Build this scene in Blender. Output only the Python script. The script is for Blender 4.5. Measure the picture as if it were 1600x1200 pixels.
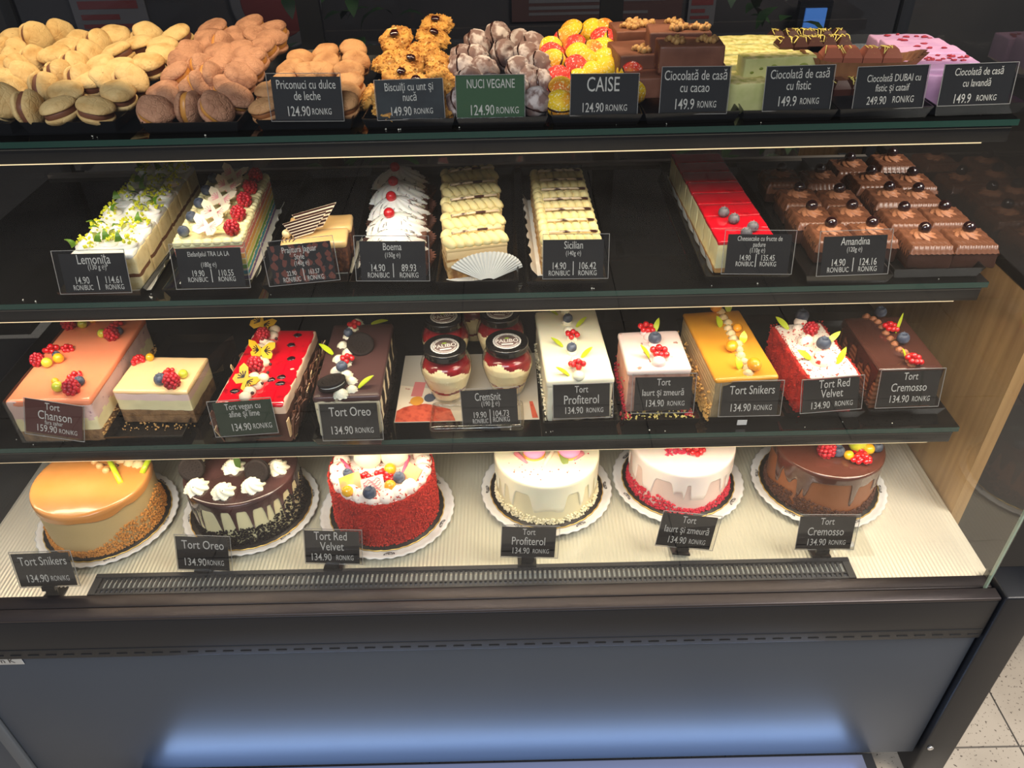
import bpy, bmesh, math, random
from mathutils import Vector, Matrix, noise
from math import sin, cos, pi, sqrt, radians, floor, exp

for o in list(bpy.data.objects):
    bpy.data.objects.remove(o)
SC = bpy.context.scene
COL = SC.collection
random.seed(7)

# ------------------------------------------------------------------ camera
FPX = 1229.0
CAMLOC = Vector((0, -0.807, 1.62))
_vd = Vector((38, 1642, FPX)).normalized()
_dv = Vector((-20, -920, FPX)); _dv = (_dv - _vd * _dv.dot(_vd)).normalized()
_up = -_vd
_xx = _dv.cross(_up)
ROT = Matrix((_xx, _dv, _up))                     # image axes (right, down, forward) -> world
cam = bpy.data.cameras.new('camera')
cam.sensor_width = 36.0
cam.lens = FPX / 1600 * 36
cam.clip_start = 0.02
cam_o = bpy.data.objects.new('camera', cam)
COL.objects.link(cam_o)
cr, cd, cf = ROT @ Vector((1, 0, 0)), ROT @ Vector((0, -1, 0)), ROT @ Vector((0, 0, -1))
cam_o.matrix_world = Matrix(((cr.x, cd.x, cf.x, CAMLOC.x), (cr.y, cd.y, cf.y, CAMLOC.y), (cr.z, cd.z, cf.z, CAMLOC.z), (0, 0, 0, 1)))
SC.camera = cam_o

# ------------------------------------------------------------------ world, exposure, lights
SC.view_settings.view_transform = 'Standard'
SC.view_settings.look = 'None'
SC.view_settings.gamma = 1
SC.view_settings.exposure = 0.0
SC.view_settings.use_curve_mapping = False
W = bpy.data.worlds.new('room_air'); SC.world = W; W.use_nodes = True
bg = W.node_tree.nodes['Background']
bg.inputs[0].default_value = (0.82, 0.87, 1.0, 1)
bg.inputs[1].default_value = 0.15

def area(name, loc, sx, sy, rot, power, color, spread=pi):
    l = bpy.data.lights.new(name, 'AREA'); l.shape = 'RECTANGLE'; l.size = sx; l.size_y = sy
    l.energy = power; l.color = color; l.spread = spread
    o = bpy.data.objects.new(name, l); COL.objects.link(o); o.location = loc; o.rotation_euler = rot
    return o
WARM = (1.0, 0.83, 0.60)
# LED strips: one in the canopy, one under the front edge of every shelf
area('canopy_led_light', (-0.10, 0.468, 1.594), 1.75, 0.010, (radians(10), 0, 0), 6.2, WARM)
area('shelf_led_light', (-0.10, 0.331, 1.1945), 1.68, 0.008, (0, 0, 0), 1.35, WARM, radians(120))
area('shelf_led_light', (-0.10, 0.262, 0.9650), 1.68, 0.008, (radians(2), 0, 0), 1.5, WARM, radians(130))
area('shelf_led_light', (-0.10, 0.196, 0.7275), 1.68, 0.008, (radians(8), 0, 0), 1.35, WARM, radians(150))
# cool strip on the panel's lower lip and the shop's ceiling panels
area('plinth_led_light', (-0.03, -0.036, 0.080), 1.38, 0.006, (radians(138), 0, 0), 1.0, (0.40, 0.60, 1.0))
area('ceiling_panel_light', (1.9, -0.6, 2.9), 1.2, 1.2, (0, radians(14), 0), 105, (1.0, 0.93, 0.84))
area('ceiling_panel_light', (-0.6, -1.9, 2.9), 1.6, 0.8, (radians(12), 0, 0), 75, (0.86, 0.91, 1.0))

# ------------------------------------------------------------------ rays through the photograph
def ray(u, v): return ROT @ Vector((u - 800, v - 600, FPX))
def onz(u, v, z):
    d = ray(u, v); return CAMLOC + d * ((z - CAMLOC.z) / d.z)
def ony(u, v, y):
    d = ray(u, v); return CAMLOC + d * ((y - CAMLOC.y) / d.y)

# ------------------------------------------------------------------ materials
def lin(c):
    return tuple(((x / 255) / 12.92 if x <= 10 else (((x / 255) + 0.055) / 1.055) ** 2.4) for x in c)
MATS = {}
def mat(name, rgb, rough=0.5, metal=0.0, n=(), b=None, coat=0, sss=0, trans=0, emit=0, spec=0.5, rnd=False, vor=None, wav=None, alpha=1, ior=1.45):
    """n: list of (rgb2, scale, lo, hi) noise mixes; vor: (scale, strength) crack bump; wav: (axis, scale, strength) rib bump"""
    if name in MATS: return MATS[name]
    m = bpy.data.materials.new(name); m.use_nodes = True; MATS[name] = m
    nt = m.node_tree; N = nt.nodes; L = nt.links; p = N['Principled BSDF']
    p.inputs['Base Color'].default_value = (*lin(rgb), 1)
    p.inputs['Roughness'].default_value = rough; p.inputs['Metallic'].default_value = metal
    p.inputs['Specular IOR Level'].default_value = spec; p.inputs['IOR'].default_value = ior
    p.inputs['Coat Weight'].default_value = coat; p.inputs['Coat Roughness'].default_value = 0.06
    p.inputs['Transmission Weight'].default_value = trans
    if sss:
        p.inputs['Subsurface Weight'].default_value = sss; p.inputs['Subsurface Scale'].default_value = 0.006
        p.inputs['Subsurface Radius'].default_value = (1, 0.5, 0.3)
    if emit:
        p.inputs['Emission Color'].default_value = (*lin(rgb), 1); p.inputs['Emission Strength'].default_value = emit
    tc = N.new('ShaderNodeTexCoord'); vec = tc.outputs['Object']
    wsock = None
    if rnd:
        oi = N.new('ShaderNodeObjectInfo'); mu = N.new('ShaderNodeMath'); mu.operation = 'MULTIPLY'; mu.inputs[1].default_value = 40
        L.new(oi.outputs['Random'], mu.inputs[0]); wsock = mu.outputs[0]
    def noi(scale, detail=4):
        t = N.new('ShaderNodeTexNoise'); t.inputs['Scale'].default_value = scale; t.inputs['Detail'].default_value = detail
        if wsock: t.noise_dimensions = '4D'; L.new(wsock, t.inputs['W'])
        L.new(vec, t.inputs['Vector']); return t.outputs['Fac']
    col = None
    for (c2, sc, lo, hi) in n:
        r = N.new('ShaderNodeMapRange'); r.inputs[1].default_value = lo; r.inputs[2].default_value = hi
        L.new(noi(sc), r.inputs[0])
        mx = N.new('ShaderNodeMix'); mx.data_type = 'RGBA'
        if col: L.new(col, mx.inputs[6])
        else: mx.inputs[6].default_value = (*lin(rgb), 1)
        mx.inputs[7].default_value = (*lin(c2), 1); L.new(r.outputs[0], mx.inputs[0]); col = mx.outputs[2]
    if col: L.new(col, p.inputs['Base Color'])
    prev = None
    def bump(sock, st, dist):
        nonlocal prev
        bp = N.new('ShaderNodeBump'); bp.inputs['Strength'].default_value = st; bp.inputs['Distance'].default_value = dist
        L.new(sock, bp.inputs['Height'])
        if prev: L.new(prev, bp.inputs['Normal'])
        prev = bp.outputs[0]
    if b: bump(noi(b[0], 5), b[1], b[2] if len(b) > 2 else 0.002)
    if vor:
        t = N.new('ShaderNodeTexVoronoi'); t.feature = 'DISTANCE_TO_EDGE'; t.inputs['Scale'].default_value = vor[0]
        if wsock: t.voronoi_dimensions = '4D'; L.new(wsock, t.inputs['W'])
        L.new(vec, t.inputs['Vector'])
        r = N.new('ShaderNodeMapRange'); r.inputs[2].default_value = 0.09; L.new(t.outputs['Distance'], r.inputs[0]); bump(r.outputs[0], vor[1], 0.002)
    if wav:
        t = N.new('ShaderNodeTexWave'); t.bands_direction = wav[0]; t.inputs['Scale'].default_value = wav[1]; t.inputs['Distortion'].default_value = wav[3] if len(wav) > 3 else 0.0
        L.new(vec, t.inputs['Vector']); bump(t.outputs['Fac'], wav[2], 0.002)
    if prev: L.new(prev, p.inputs['Normal'])
    return m

def glass_mat(name, tint, refl=1.0, tr=1.0):
    """thin clear sheet: mirror-like by Fresnel, else see-through with a tint"""
    m = bpy.data.materials.new(name); m.use_nodes = True; MATS[name] = m
    nt = m.node_tree; N = nt.nodes; L = nt.links; N.remove(N['Principled BSDF'])
    tr_ = N.new('ShaderNodeBsdfTransparent'); tr_.inputs[0].default_value = (*tint, 1)
    gl = N.new('ShaderNodeBsdfGlossy'); gl.inputs['Roughness'].default_value = 0.0
    fr = N.new('ShaderNodeFresnel'); fr.inputs[0].default_value = 1.45
    mu = N.new('ShaderNodeMath'); mu.operation = 'MULTIPLY'; mu.inputs[1].default_value = refl; mu.use_clamp = True
    mx = N.new('ShaderNodeMixShader')
    ge = N.new('ShaderNodeNewGeometry'); io = N.new('ShaderNodeMapRange'); io.inputs[3].default_value = 1.45; io.inputs[4].default_value = 1 / 1.45
    L.new(ge.outputs['Backfacing'], io.inputs[0]); L.new(io.outputs[0], fr.inputs[0])
    L.new(fr.outputs[0], mu.inputs[0]); L.new(mu.outputs[0], mx.inputs[0]); L.new(tr_.outputs[0], mx.inputs[1]); L.new(gl.outputs[0], mx.inputs[2])
    L.new(mx.outputs[0], N['Material Output'].inputs[0])
    return m

# ------------------------------------------------------------------ mesh builder
class MB:
    def __init__(s): s.v = []; s.f = []; s.m = []; s.s = []
    def add(s, vs, fs, m=0, smooth=True, M=None):
        k = len(s.v)
        s.v += [tuple(M @ Vector(p)) for p in vs] if M else [tuple(p) for p in vs]
        s.f += [tuple(i + k for i in f) for f in fs]
        s.m += [m] * len(fs); s.s += [smooth] * len(fs); return s
    def box(s, x0, x1, y0, y1, z0, z1, m=0, M=None):
        v = [(x, y, z) for z in (z0, z1) for y in (y0, y1) for x in (x0, x1)]
        return s.add(v, [(0, 2, 3, 1), (4, 5, 7, 6), (0, 1, 5, 4), (2, 6, 7, 3), (0, 4, 6, 2), (1, 3, 7, 5)], m, False, M)
    def rbox(s, x0, x1, y0, y1, z0, z1, r=0.004, step=0.008, m=0, M=None, nz=0, nf=60, mfn=None, seed=0, smooth=True):
        """rounded box, finely divided; nz = bumpiness in metres; mfn(centre, normal) -> material index"""
        def line(a, b):
            rr = min(r, (b - a) / 2.01); n = max(1, int((b - a - 2 * rr) / step))
            return [a, a + rr * 0.3, a + rr] + [a + rr + (b - a - 2 * rr) * i / n for i in range(1, n)] + [b - rr, b - rr * 0.3, b]
        X, Y, Z = line(x0, x1), line(y0, y1), line(z0, z1)
        rx, ry, rz = min(r, (x1 - x0) / 2.01), min(r, (y1 - y0) / 2.01), min(r, (z1 - z0) / 2.01)
        idx = {}; vs = []; fs = []; ms = []
        def vert(i, j, k):
            if (i, j, k) not in idx:
                p = Vector((X[i], Y[j], Z[k]))
                q = Vector((min(max(p.x, x0 + rx), x1 - rx), min(max(p.y, y0 + ry), y1 - ry), min(max(p.z, z0 + rz), z1 - rz)))
                d = p - q
                if d.length > 1e-9:
                    n_ = d.normalized(); p = q + Vector((n_.x * rx, n_.y * ry, n_.z * rz))
                else: n_ = Vector((0, 0, 0))
                if nz:
                    g = noise.noise_vector(Vector(p) * nf + Vector((seed, seed * 1.7, 0))) * nz
                    p = p + g
                idx[(i, j, k)] = len(vs); vs.append(p)
            return idx[(i, j, k)]
        a, b, c = len(X), len(Y), len(Z)
        def quad(A, B, C_, D):
            q = [vert(*A), vert(*B), vert(*C_), vert(*D)]
            fs.append(q)
            if mfn:
                cen = sum((vs[t] for t in q), Vector()) / 4
                nn = (vs[q[1]] - vs[q[0]]).cross(vs[q[3]] - vs[q[0]])
                ms.append(mfn(cen, nn.normalized() if nn.length else nn))
            else: ms.append(m)
        for i in range(a - 1):
            for j in range(b - 1):
                quad((i, j, c - 1), (i + 1, j, c - 1), (i + 1, j + 1, c - 1), (i, j + 1, c - 1))
                quad((i, j, 0), (i, j + 1, 0), (i + 1, j + 1, 0), (i + 1, j, 0))
            for k in range(c - 1):
                quad((i, 0, k), (i + 1, 0, k), (i + 1, 0, k + 1), (i, 0, k + 1))
                quad((i, b - 1, k), (i, b - 1, k + 1), (i + 1, b - 1, k + 1), (i + 1, b - 1, k))
        for j in range(b - 1):
            for k in range(c - 1):
                quad((0, j, k), (0, j, k + 1), (0, j + 1, k + 1), (0, j + 1, k))
                quad((a - 1, j, k), (a - 1, j + 1, k), (a - 1, j + 1, k + 1), (a - 1, j, k + 1))
        k0 = len(s.v); s.add(vs, fs, 0, smooth, M); s.m[-len(fs):] = ms; return s
    def grid(s, fn, nu, nv, m=0, wrap=False, M=None, smooth=True, flip=False):
        vs = [fn(i / (nu if wrap else nu - 1), j / (nv - 1)) for j in range(nv) for i in range(nu)]
        fs = []
        for j in range(nv - 1):
            for i in range(nu if wrap else nu - 1):
                i2 = (i + 1) % nu; q = (j * nu + i, j * nu + i2, (j + 1) * nu + i2, (j + 1) * nu + i)
                fs.append(q[::-1] if flip else q)
        return s.add(vs, fs, m, smooth, M)
    def lathe(s, prof, n=28, m=0, M=None, rf=None, zf=None, ends=True):
        """prof (r,z) bottom to top; rf(phi, r, z) -> r"""
        vs = []
        for (r, z) in prof:
            for i in range(n):
                ph = 2 * pi * i / n; rr = rf(ph, r, z) if rf else r; zz = zf(ph, r, z) if zf else z
                vs.append((rr * cos(ph), rr * sin(ph), zz))
        fs = [(j * n + i, j * n + (i + 1) % n, (j + 1) * n + (i + 1) % n, (j + 1) * n + i) for j in range(len(prof) - 1) for i in range(n)]
        if ends and prof[0][0] > 1e-6: fs.append(tuple(range(n))[::-1])
        if ends and prof[-1][0] > 1e-6: fs.append(tuple((len(prof) - 1) * n + i for i in range(n)))
        return s.add(vs, fs, m, True, M)
    def ball(s, c, rx, ry=None, rz=None, n=12, k=8, m=0, M=None, nz=0, nf=80):
        ry = ry or rx; rz = rz or rx; c = Vector(c)
        def fn(u, v):
            th = pi * v - pi / 2; ph = 2 * pi * u
            p = Vector((cos(th) * cos(ph), cos(th) * sin(ph), sin(th)))
            g = 1 + (noise.noise(p * 2.3 + c * nf) * nz if nz else 0)
            return c + Vector((p.x * rx, p.y * ry, p.z * rz)) * g
        return s.grid(fn, n, k, m, True, M)
    def tube(s, pts, r, n=8, m=0, M=None, rfn=None, cap=True):
        pts = [Vector(p) for p in pts]; vs = []
        for i, p in enumerate(pts):
            t = (pts[min(i + 1, len(pts) - 1)] - pts[max(i - 1, 0)]).normalized()
            a = t.cross(Vector((0, 0, 1)));  a = a.normalized() if a.length > 1e-3 else Vector((1, 0, 0)); b = a.cross(t).normalized()
            f = i / (len(pts) - 1)
            for q in range(n):
                ph = 2 * pi * q / n; rr = rfn(f, ph) if rfn else r
                vs.append(p + a * rr * cos(ph) + b * rr * sin(ph))
        fs = [(j * n + i, j * n + (i + 1) % n, (j + 1) * n + (i + 1) % n, (j + 1) * n + i) for j in range(len(pts) - 1) for i in range(n)]
        if cap: fs += [tuple(range(n))[::-1], tuple((len(pts) - 1) * n + i for i in range(n))]
        return s.add(vs, fs, m, True, M)
    def prism(s, outline, z0, z1, m=0, M=None, mt=None):
        n = len(outline); vs = [(x, y, z0) for x, y in outline] + [(x, y, z1) for x, y in outline]
        s.add(vs, [tuple(range(n))[::-1]] + [(i, (i + 1) % n, n + (i + 1) % n, n + i) for i in range(n)], m, False, M)
        return s.add(vs[n:], [tuple(range(n))], m if mt is None else mt, False, M)
    def bit(s, c, r, m=0):
        """one small crumb: a lopsided octahedron"""
        R_ = Matrix.Rotation(random.random() * 6, 3, Vector((random.random() - .5, random.random() - .5, random.random() - .5)).normalized())
        a = [r * random.uniform(0.6, 1.3) for _ in range(6)]
        vs = [Vector(c) + R_ @ Vector(p) for p in ((a[0], 0, 0), (0, a[1], 0), (-a[2], 0, 0), (0, -a[3], 0), (0, 0, a[4]), (0, 0, -a[5]))]
        return s.add(vs, [(0, 1, 4), (1, 2, 4), (2, 3, 4), (3, 0, 4), (1, 0, 5), (2, 1, 5), (3, 2, 5), (0, 3, 5)], m, False)
    def mesh(s, name, mats):
        me = bpy.data.meshes.new(name); me.from_pydata(s.v, [], s.f)
        for m in (mats if isinstance(mats, (list, tuple)) else [mats]): me.materials.append(m)
        me.polygons.foreach_set('material_index', s.m); me.polygons.foreach_set('use_smooth', s.s); me.update(); return me

def link(name, me, parent=None, loc=None, M=None, label=None):
    o = bpy.data.objects.new(name, me); COL.objects.link(o)
    if parent: o.parent = parent
    if loc is not None: o.location = loc
    if M is not None: o.matrix_local = M
    if label: o['label'] = label
    return o
def part(name, mb, mats, parent=None, loc=None, M=None, label=None, stuff=False):
    o = link(name, mb.mesh(name, mats), parent, loc, M, label)
    if stuff: o['kind'] = 'stuff'
    return o
def tag(o, label, cat, group=None):
    o['label'] = label; o['category'] = cat
    if group: o['group'] = group
    return o
def struct(name, mb, mats, label=None):
    o = part(name, mb, mats); o['kind'] = 'structure'
    return o
def thing(name, label, cat, loc=(0, 0, 0), rz=0.0, group=None, M=None):
    o = bpy.data.objects.new(name, None); COL.objects.link(o); o.empty_display_size = 0.02
    if M is not None: o.matrix_world = M
    else: o.location = loc; o.rotation_euler = (0, 0, rz)
    return tag(o, label, cat, group)
ORD = ['first', 'second', 'third', 'fourth', 'fifth', 'sixth', 'seventh', 'eighth', 'ninth', 'tenth', 'eleventh', 'twelfth']
def TR(x, y, z): return Matrix.Translation((x, y, z))
def RX(a): return Matrix.Rotation(radians(a), 4, 'X')
def RY(a): return Matrix.Rotation(radians(a), 4, 'Y')
def RZ(a): return Matrix.Rotation(radians(a), 4, 'Z')
def SCL(x, y=None, z=None): return Matrix.Diagonal((x, y or x, z or x, 1))
# ================================================================== materials used in many places
BLACK = mat('black_plastic', (26, 25, 25), 0.28, b=(300, 0.05))
BLKMET = mat('black_metal', (20, 22, 27), 0.40, b=(500, 0.06))
PANEL = mat('slate_metal_panel', (78, 86, 98), 0.42, 0.5, b=(700, 0.02), spec=0.6)
RAIL = mat('dark_anodised_rail', (66, 60, 60), 0.34, 0.6)
STEEL = mat('brushed_steel', (232, 220, 196), 0.38, 0.3)
SMOKE = mat('smoked_glass', (17, 17, 17), 0.05, spec=0.55)
GREENEDGE = mat('green_glass_edge', (30, 62, 54), 0.12, coat=0.5)
WOOD = mat('oak_veneer', (190, 150, 98), 0.45, n=[((166, 126, 78), 9, 0.36, 0.68)])
GLASS = glass_mat('clear_front_glass', (0.97, 0.985, 0.98), 1.25)
ACRYL = glass_mat('clear_acrylic', (0.97, 0.98, 0.97), 0.9)
CLEAR = glass_mat('clear_card_sleeve', (0.90, 0.90, 0.89), 2.2)
JARGL = glass_mat('jar_glass', (0.97, 0.98, 0.96), 1.3)
FILM = glass_mat('acetate_film', (0.88, 0.87, 0.84), 2.6)
_w = WOOD.node_tree   # stretch the grain along the height
for nd in list(_w.nodes):
    if nd.type == 'TEX_NOISE':
        mp = _w.nodes.new('ShaderNodeMapping'); mp.inputs['Scale'].default_value = (6, 6, 0.35)
        tcn = [q for q in _w.nodes if q.type == 'TEX_COORD'][0]
        _w.links.new(tcn.outputs['Object'], mp.inputs[0]); _w.links.new(mp.outputs[0], nd.inputs['Vector'])
TILE = mat('speckled_floor_tile', (184, 172, 156), 0.28, n=[((150, 138, 124), 3, 0.45, 0.75), ((88, 78, 70), 150, 0.63, 0.65)])
GROUT = mat('dark_grout', (92, 86, 80), 0.8)
LENS = mat('warm_led_lens', (255, 226, 176), 0.4, emit=0.7)

# ================================================================== setting: floor, back of the shop
mb = MB()
mb.box(-4, 5, -4, 5, -0.03, -0.003, 1)
T0 = 0.62
for i in range(-8, 9):
    for j in range(-8, 9):
        x0, y0 = 1.048 + i * T0, 0.047 + j * T0 - (0 if i % 2 == 0 else 0)
        if x0 < -4 or x0 + T0 > 5 or y0 < -4 or y0 + T0 > 5: continue
        mb.box(x0 + 0.002, x0 + T0 - 0.002, y0 + 0.002, y0 + T0 - 0.002, -0.01, 0.0, 0)
struct('floor', mb, [TILE, GROUT])
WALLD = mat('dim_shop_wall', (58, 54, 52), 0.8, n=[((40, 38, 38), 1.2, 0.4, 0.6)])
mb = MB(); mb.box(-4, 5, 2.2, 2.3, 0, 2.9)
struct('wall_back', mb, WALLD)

def poster(label, u0, v0, u1, v1, cols, y=2.19):  # posters and round sign added to stand in for rear glass reflections
    a, b = ony(u0, v1, y), ony(u1, v0, y); w, h = b.x - a.x, b.z - a.z
    mb = MB(); mb.box(0, w, -0.006, 0, 0, h, 0)
    for k, (fx0, fx1, fz0, fz1) in enumerate(((.1, .9, .66, .84), (.1, .62, .42, .54), (.1, .8, .22, .32))):
        mb.box(w * fx0, w * fx1, -0.0075, -0.006, h * fz0, h * fz1, 1)
    o = part('poster_reflection', mb, cols, loc=(a.x, y, a.z)); tag(o, label, 'poster'); return o
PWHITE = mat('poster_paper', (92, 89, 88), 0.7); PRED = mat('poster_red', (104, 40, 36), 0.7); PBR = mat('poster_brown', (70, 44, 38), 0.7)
poster('pale poster with red print standing in for a reflection behind the cookies', 128, -12, 222, 60, [PWHITE, PRED])
poster('reddish brown board standing in for a reflection behind the yellow and red cookies', 800, -16, 1068, 34, [PBR, PWHITE])
poster('pale leaflet with red print standing in for a reflection behind the chocolate blocks', 1072, -10, 1120, 40, [PWHITE, PRED])
c0 = ony(430, 2, 2.19)
mb = MB(); mb.lathe([(0.001, 0), (0.15, 0), (0.16, 0.006), (0.15, 0.012), (0.001, 0.012)], 40, 0, RX(90)); mb.lathe([(0.001, 0.0125), (0.118, 0.0125), (0.116, 0.0135), (0.001, 0.0135)], 40, 1, RX(90))
tag(part('sign_reflection', mb, [PWHITE, PRED], loc=c0), 'round red sign with pale rim standing in for a rear glass reflection', 'sign')
LEAFD = mat('plant_leaf', (52, 84, 40), 0.6, n=[((28, 52, 26), 12, 0.4, 0.6)]); POTM = mat('plant_pot', (70, 66, 60), 0.7)
def plant(label, u, v):  # added plant in place of a reflection in the rear glass
    c = ony(u, v, 1.75); t = thing('plant_reflection', label, 'plant', (c.x, 1.75, 0))
    mb = MB(); mb.lathe([(0.10, 0), (0.14, 0.5), (0.145, 0.52), (0.12, 0.52)], 20); part('pot', mb, POTM, t)
    mb = MB()
    for k in range(90):
        p = Vector((max(-.2, min(.2, random.gauss(0, .11))), max(-.16, min(.16, random.gauss(0, .09))), 0.56 + min(.6, abs(random.gauss(0.25, .18))))); a = random.random() * 360
        mb.grid(lambda s_, q: Vector((0.02 * sin(pi * q) * (s_ - .5) * 2, q * 0.09, 0.02 * sin(pi * q))), 3, 5, 0, M=TR(*p) @ RZ(a) @ RX(random.uniform(-40, 50)))
    part('foliage', mb, LEAFD, t, stuff=True)
plant('green leafy plant standing in for a reflection behind the oat biscuits', 540, 20)
plant('green leafy plant standing in for a reflection left of the blue screen', 1200, 15)
c0, c1 = ony(1253, 44, 2.12), ony(1292, 12, 2.12)  # added glowing panel in place of a blue reflection in the rear glass
mb = MB(); mb.box(c0.x - .02, c1.x + .02, 2.12, 2.15, c0.z - .02, c1.z + .02, 0)
mb.box(c0.x, c1.x, 2.112, 2.12, c0.z, c1.z, 1); mb.box((c0.x + c1.x) / 2 - .02, (c0.x + c1.x) / 2 + .02, 2.12, 2.15, 0.0, c0.z, 0); mb.box(c0.x, c1.x, 2.02, 2.18, 0, .02, 0)
tag(part('screen_reflection', mb, [BLKMET, mat('screen_reflection_glow', (74, 128, 205), 0.4, emit=0.55)]), 'small lit blue screen standing in for a reflection behind the counter', 'screen')

# ================================================================== the refrigerated counter
DECKZ = 0.55
XL, XR = -0.962, 0.785
CT = thing('display_counter', 'dark slate refrigerated pastry display counter with glass front', 'display counter', (0, 0, 0))
mb = MB(); mb.rbox(-0.962, 0.783, 0.0, 0.02, 0.076, 0.4555, 0.003, 0.2); part('front_panel', mb, PANEL, CT)
mb = MB(); mb.rbox(-0.988, -0.964, -0.006, 0.05, 0.0, 0.466, 0.003, 0.1); part('panel_upright', mb, mat('grey_upright', (92, 96, 100), 0.4), CT)
mb = MB()   # front rail: tall face, outer ledge, glass channel, inner ledge
mb.rbox(XL, 0.785, -0.006, 0.017, 0.458, 0.560, 0.004, 0.2, 0)
mb.rbox(XL, 0.785, -0.006, 0.0165, 0.5575, 0.5645, 0.002, 0.2, 1)
mb.box(XL, 0.785, 0.016, 0.024, 0.53, 0.552, 0)
mb.rbox(XL, 0.785, 0.0215, 0.047, 0.535, 0.5590, 0.002, 0.2, 1)
part('front_rail', mb, [BLKMET, RAIL], CT)
mb = MB(); mb.box(XL, 0.78, -0.0066, -0.0056, 0.4825, 0.485, 0)
for k in range(60): mb.box(-0.98 + k * .03, -0.98 + k * .03 + .018, -0.0067, -0.0057, 0.4690, 0.4708, 0)
part('rail_seam', mb, mat('dark_seam', (30, 32, 36), 0.5), CT)  # seam line and dashes in one flat dark tone
mb = MB(); mb.rbox(0.787, 0.853, -0.012, 0.055, 0.0, 0.572, 0.004, 0.1); part('corner_post', mb, BLKMET, CT)
mb = MB(); mb.lathe([(0.001, 0), (0.006, 0), (0.006, 0.003), (0.003, 0.004), (0.001, 0.004)], 10, 0, TR(0.80, -0.012, 0.115) @ RX(90)); part('post_screw', mb, mat('bright_screw', (210, 208, 205), .3, .8), CT)
mb = MB(); mb.box(XL, 0.80, 0.02, 0.86, 0.06, 0.075); mb.box(0.79, 0.80, 0.05, 0.86, 0.06, 0.53); mb.box(XL, 0.80, 0.84, 0.86, 0.06, 0.56); mb.box(XL, XL + .01, 0.05, 0.86, 0.06, 0.53); part('cabinet_body', mb, BLKMET, CT)
mb = MB(); mb.box(-.76, .70, -.042, .0, .070, .0745, 0); mb.box(-.74, .68, -.041, -.003, .0745, .0752, 1); part('plinth_lamp', mb, [BLKMET, mat('cool_led_lens', (92, 98, 120), .5, emit=0.04)], CT)
mb = MB(); mb.box(XL, 0.76, 0.10, 0.14, 0.0, 0.06); part('plinth', mb, BLKMET, CT)
# steel deck; ribs shaped in to imitate the LED light's stripes
def deck_fn(s_, q):
    x = XL + s_ * (0.80 - XL); return Vector((x, 0.046 + q * 0.794, DECKZ - 0.0012 + 0.0005 * sin(x * 2 * pi / 0.0068)))
mb = MB(); mb.grid(deck_fn, 1800, 2, 0); mb.box(XL, 0.80, 0.047, 0.84, DECKZ - 0.02, DECKZ - 0.004, 0)
part('steel_deck', mb, STEEL, CT)
# air grille: frame and slats
gx0, gx1, gy0, gy1 = -0.725, 0.572, 0.050, 0.094
mb = MB(); z0 = DECKZ + 0.0005
mb.box(gx0, gx1, gy1 - .008, gy1, DECKZ - .002, z0 + .006, 0); mb.box(gx0, gx1, gy0, gy0 + .004, DECKZ - .002, z0 + .004, 0); mb.box(gx0, gx0 + .012, gy0, gy1, DECKZ - .002, z0 + .005, 0); mb.box(gx1 - .012, gx1, gy0, gy1, DECKZ - .002, z0 + .005, 0)
mb.box(gx0, gx1, gy0 + .012, gy0 + .0145, DECKZ - .002, z0 + .0036, 0)
mb.box(gx0 + .01, gx1 - .01, gy0, gy0 + .013, DECKZ - .002, DECKZ + .0004, 2)
n_ = 150
for k in range(n_):
    x = gx0 + .014 + (gx1 - gx0 - .028) * k / n_
    mb.box(x, x + .0042, gy0 + .003, gy1 - .006, DECKZ - .001, z0 + .0030, 0)
    mb.box(x + .0042, x + .0087, gy0 + .0145, gy1 - .016, DECKZ - .001, DECKZ + .0012, 1)
part('air_grille', mb, [mat('grille_black', (38, 38, 40), .4), mat('grille_duct', (150, 150, 140), .5), mat('grille_slot', (70, 74, 82), .5)], CT)
# glass
mb = MB(); mb.add([(XL, .019, .553), (.770, .019, .553), (.770, .019, 1.60), (XL, .019, 1.60)], [(0, 1, 2, 3)], 0, False); part('front_glass', mb, GLASS, CT)
mb = MB(); mb.box(.7695, .7725, .0175, .0225, .553, 1.60, 0); part('glass_edge', mb, mat('glass_edge_tint', (150, 170, 150), .15, coat=.6), CT)
mb = MB(); mb.add([(.782, .026, .55), (.782, .026, 1.60), (.782, .83, 1.60), (.782, .83, .55)], [(0, 1, 2, 3)], 0, False); part('end_glass', mb, GLASS, CT)
mb = MB(); mb.add([(-.957, .026, .55), (-.957, .83, .55), (-.957, .83, 1.60), (-.957, .026, 1.60)], [(0, 1, 2, 3)], 0, False); part('end_glass', mb, GLASS, CT)
# canopy with its lamp trough
mb = MB(); mb.box(XL, .80, .02, .86, 1.60, 1.66, 0); mb.box(XL, .80, .452, .457, 1.525, 1.60, 0); mb.box(XL, .80, .500, .505, 1.585, 1.60, 0); part('canopy', mb, BLKMET, CT)
mb = MB(); mb.box(-.98, .76, .460, .498, 1.5965, 1.5995, 0); part('canopy_lens', mb, LENS, CT)
# rear sliding doors
for k in range(3):
    x0 = XL + k * .585
    mb = MB(); f = .022
    for bx in ((x0, x0 + f, .838, .856, .56, 1.6), (x0 + .585 - f, x0 + .585, .838, .856, .56, 1.6), (x0, x0 + .585, .838, .856, .56, .585), (x0, x0 + .585, .838, .856, 1.575, 1.6)): mb.box(*bx)
    d = part('rear_door', mb, BLKMET, CT)
    mb = MB(); mb.add([(x0, .846, .56), (x0 + .585, .846, .56), (x0 + .585, .846, 1.6), (x0, .846, 1.6)], [(0, 1, 2, 3)], 0, False)
    part('door_glass', mb, glass_mat('tinted_rear_glass', (.62, .62, .66), 1.6) if k == 0 else MATS['tinted_rear_glass'], d)

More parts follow.
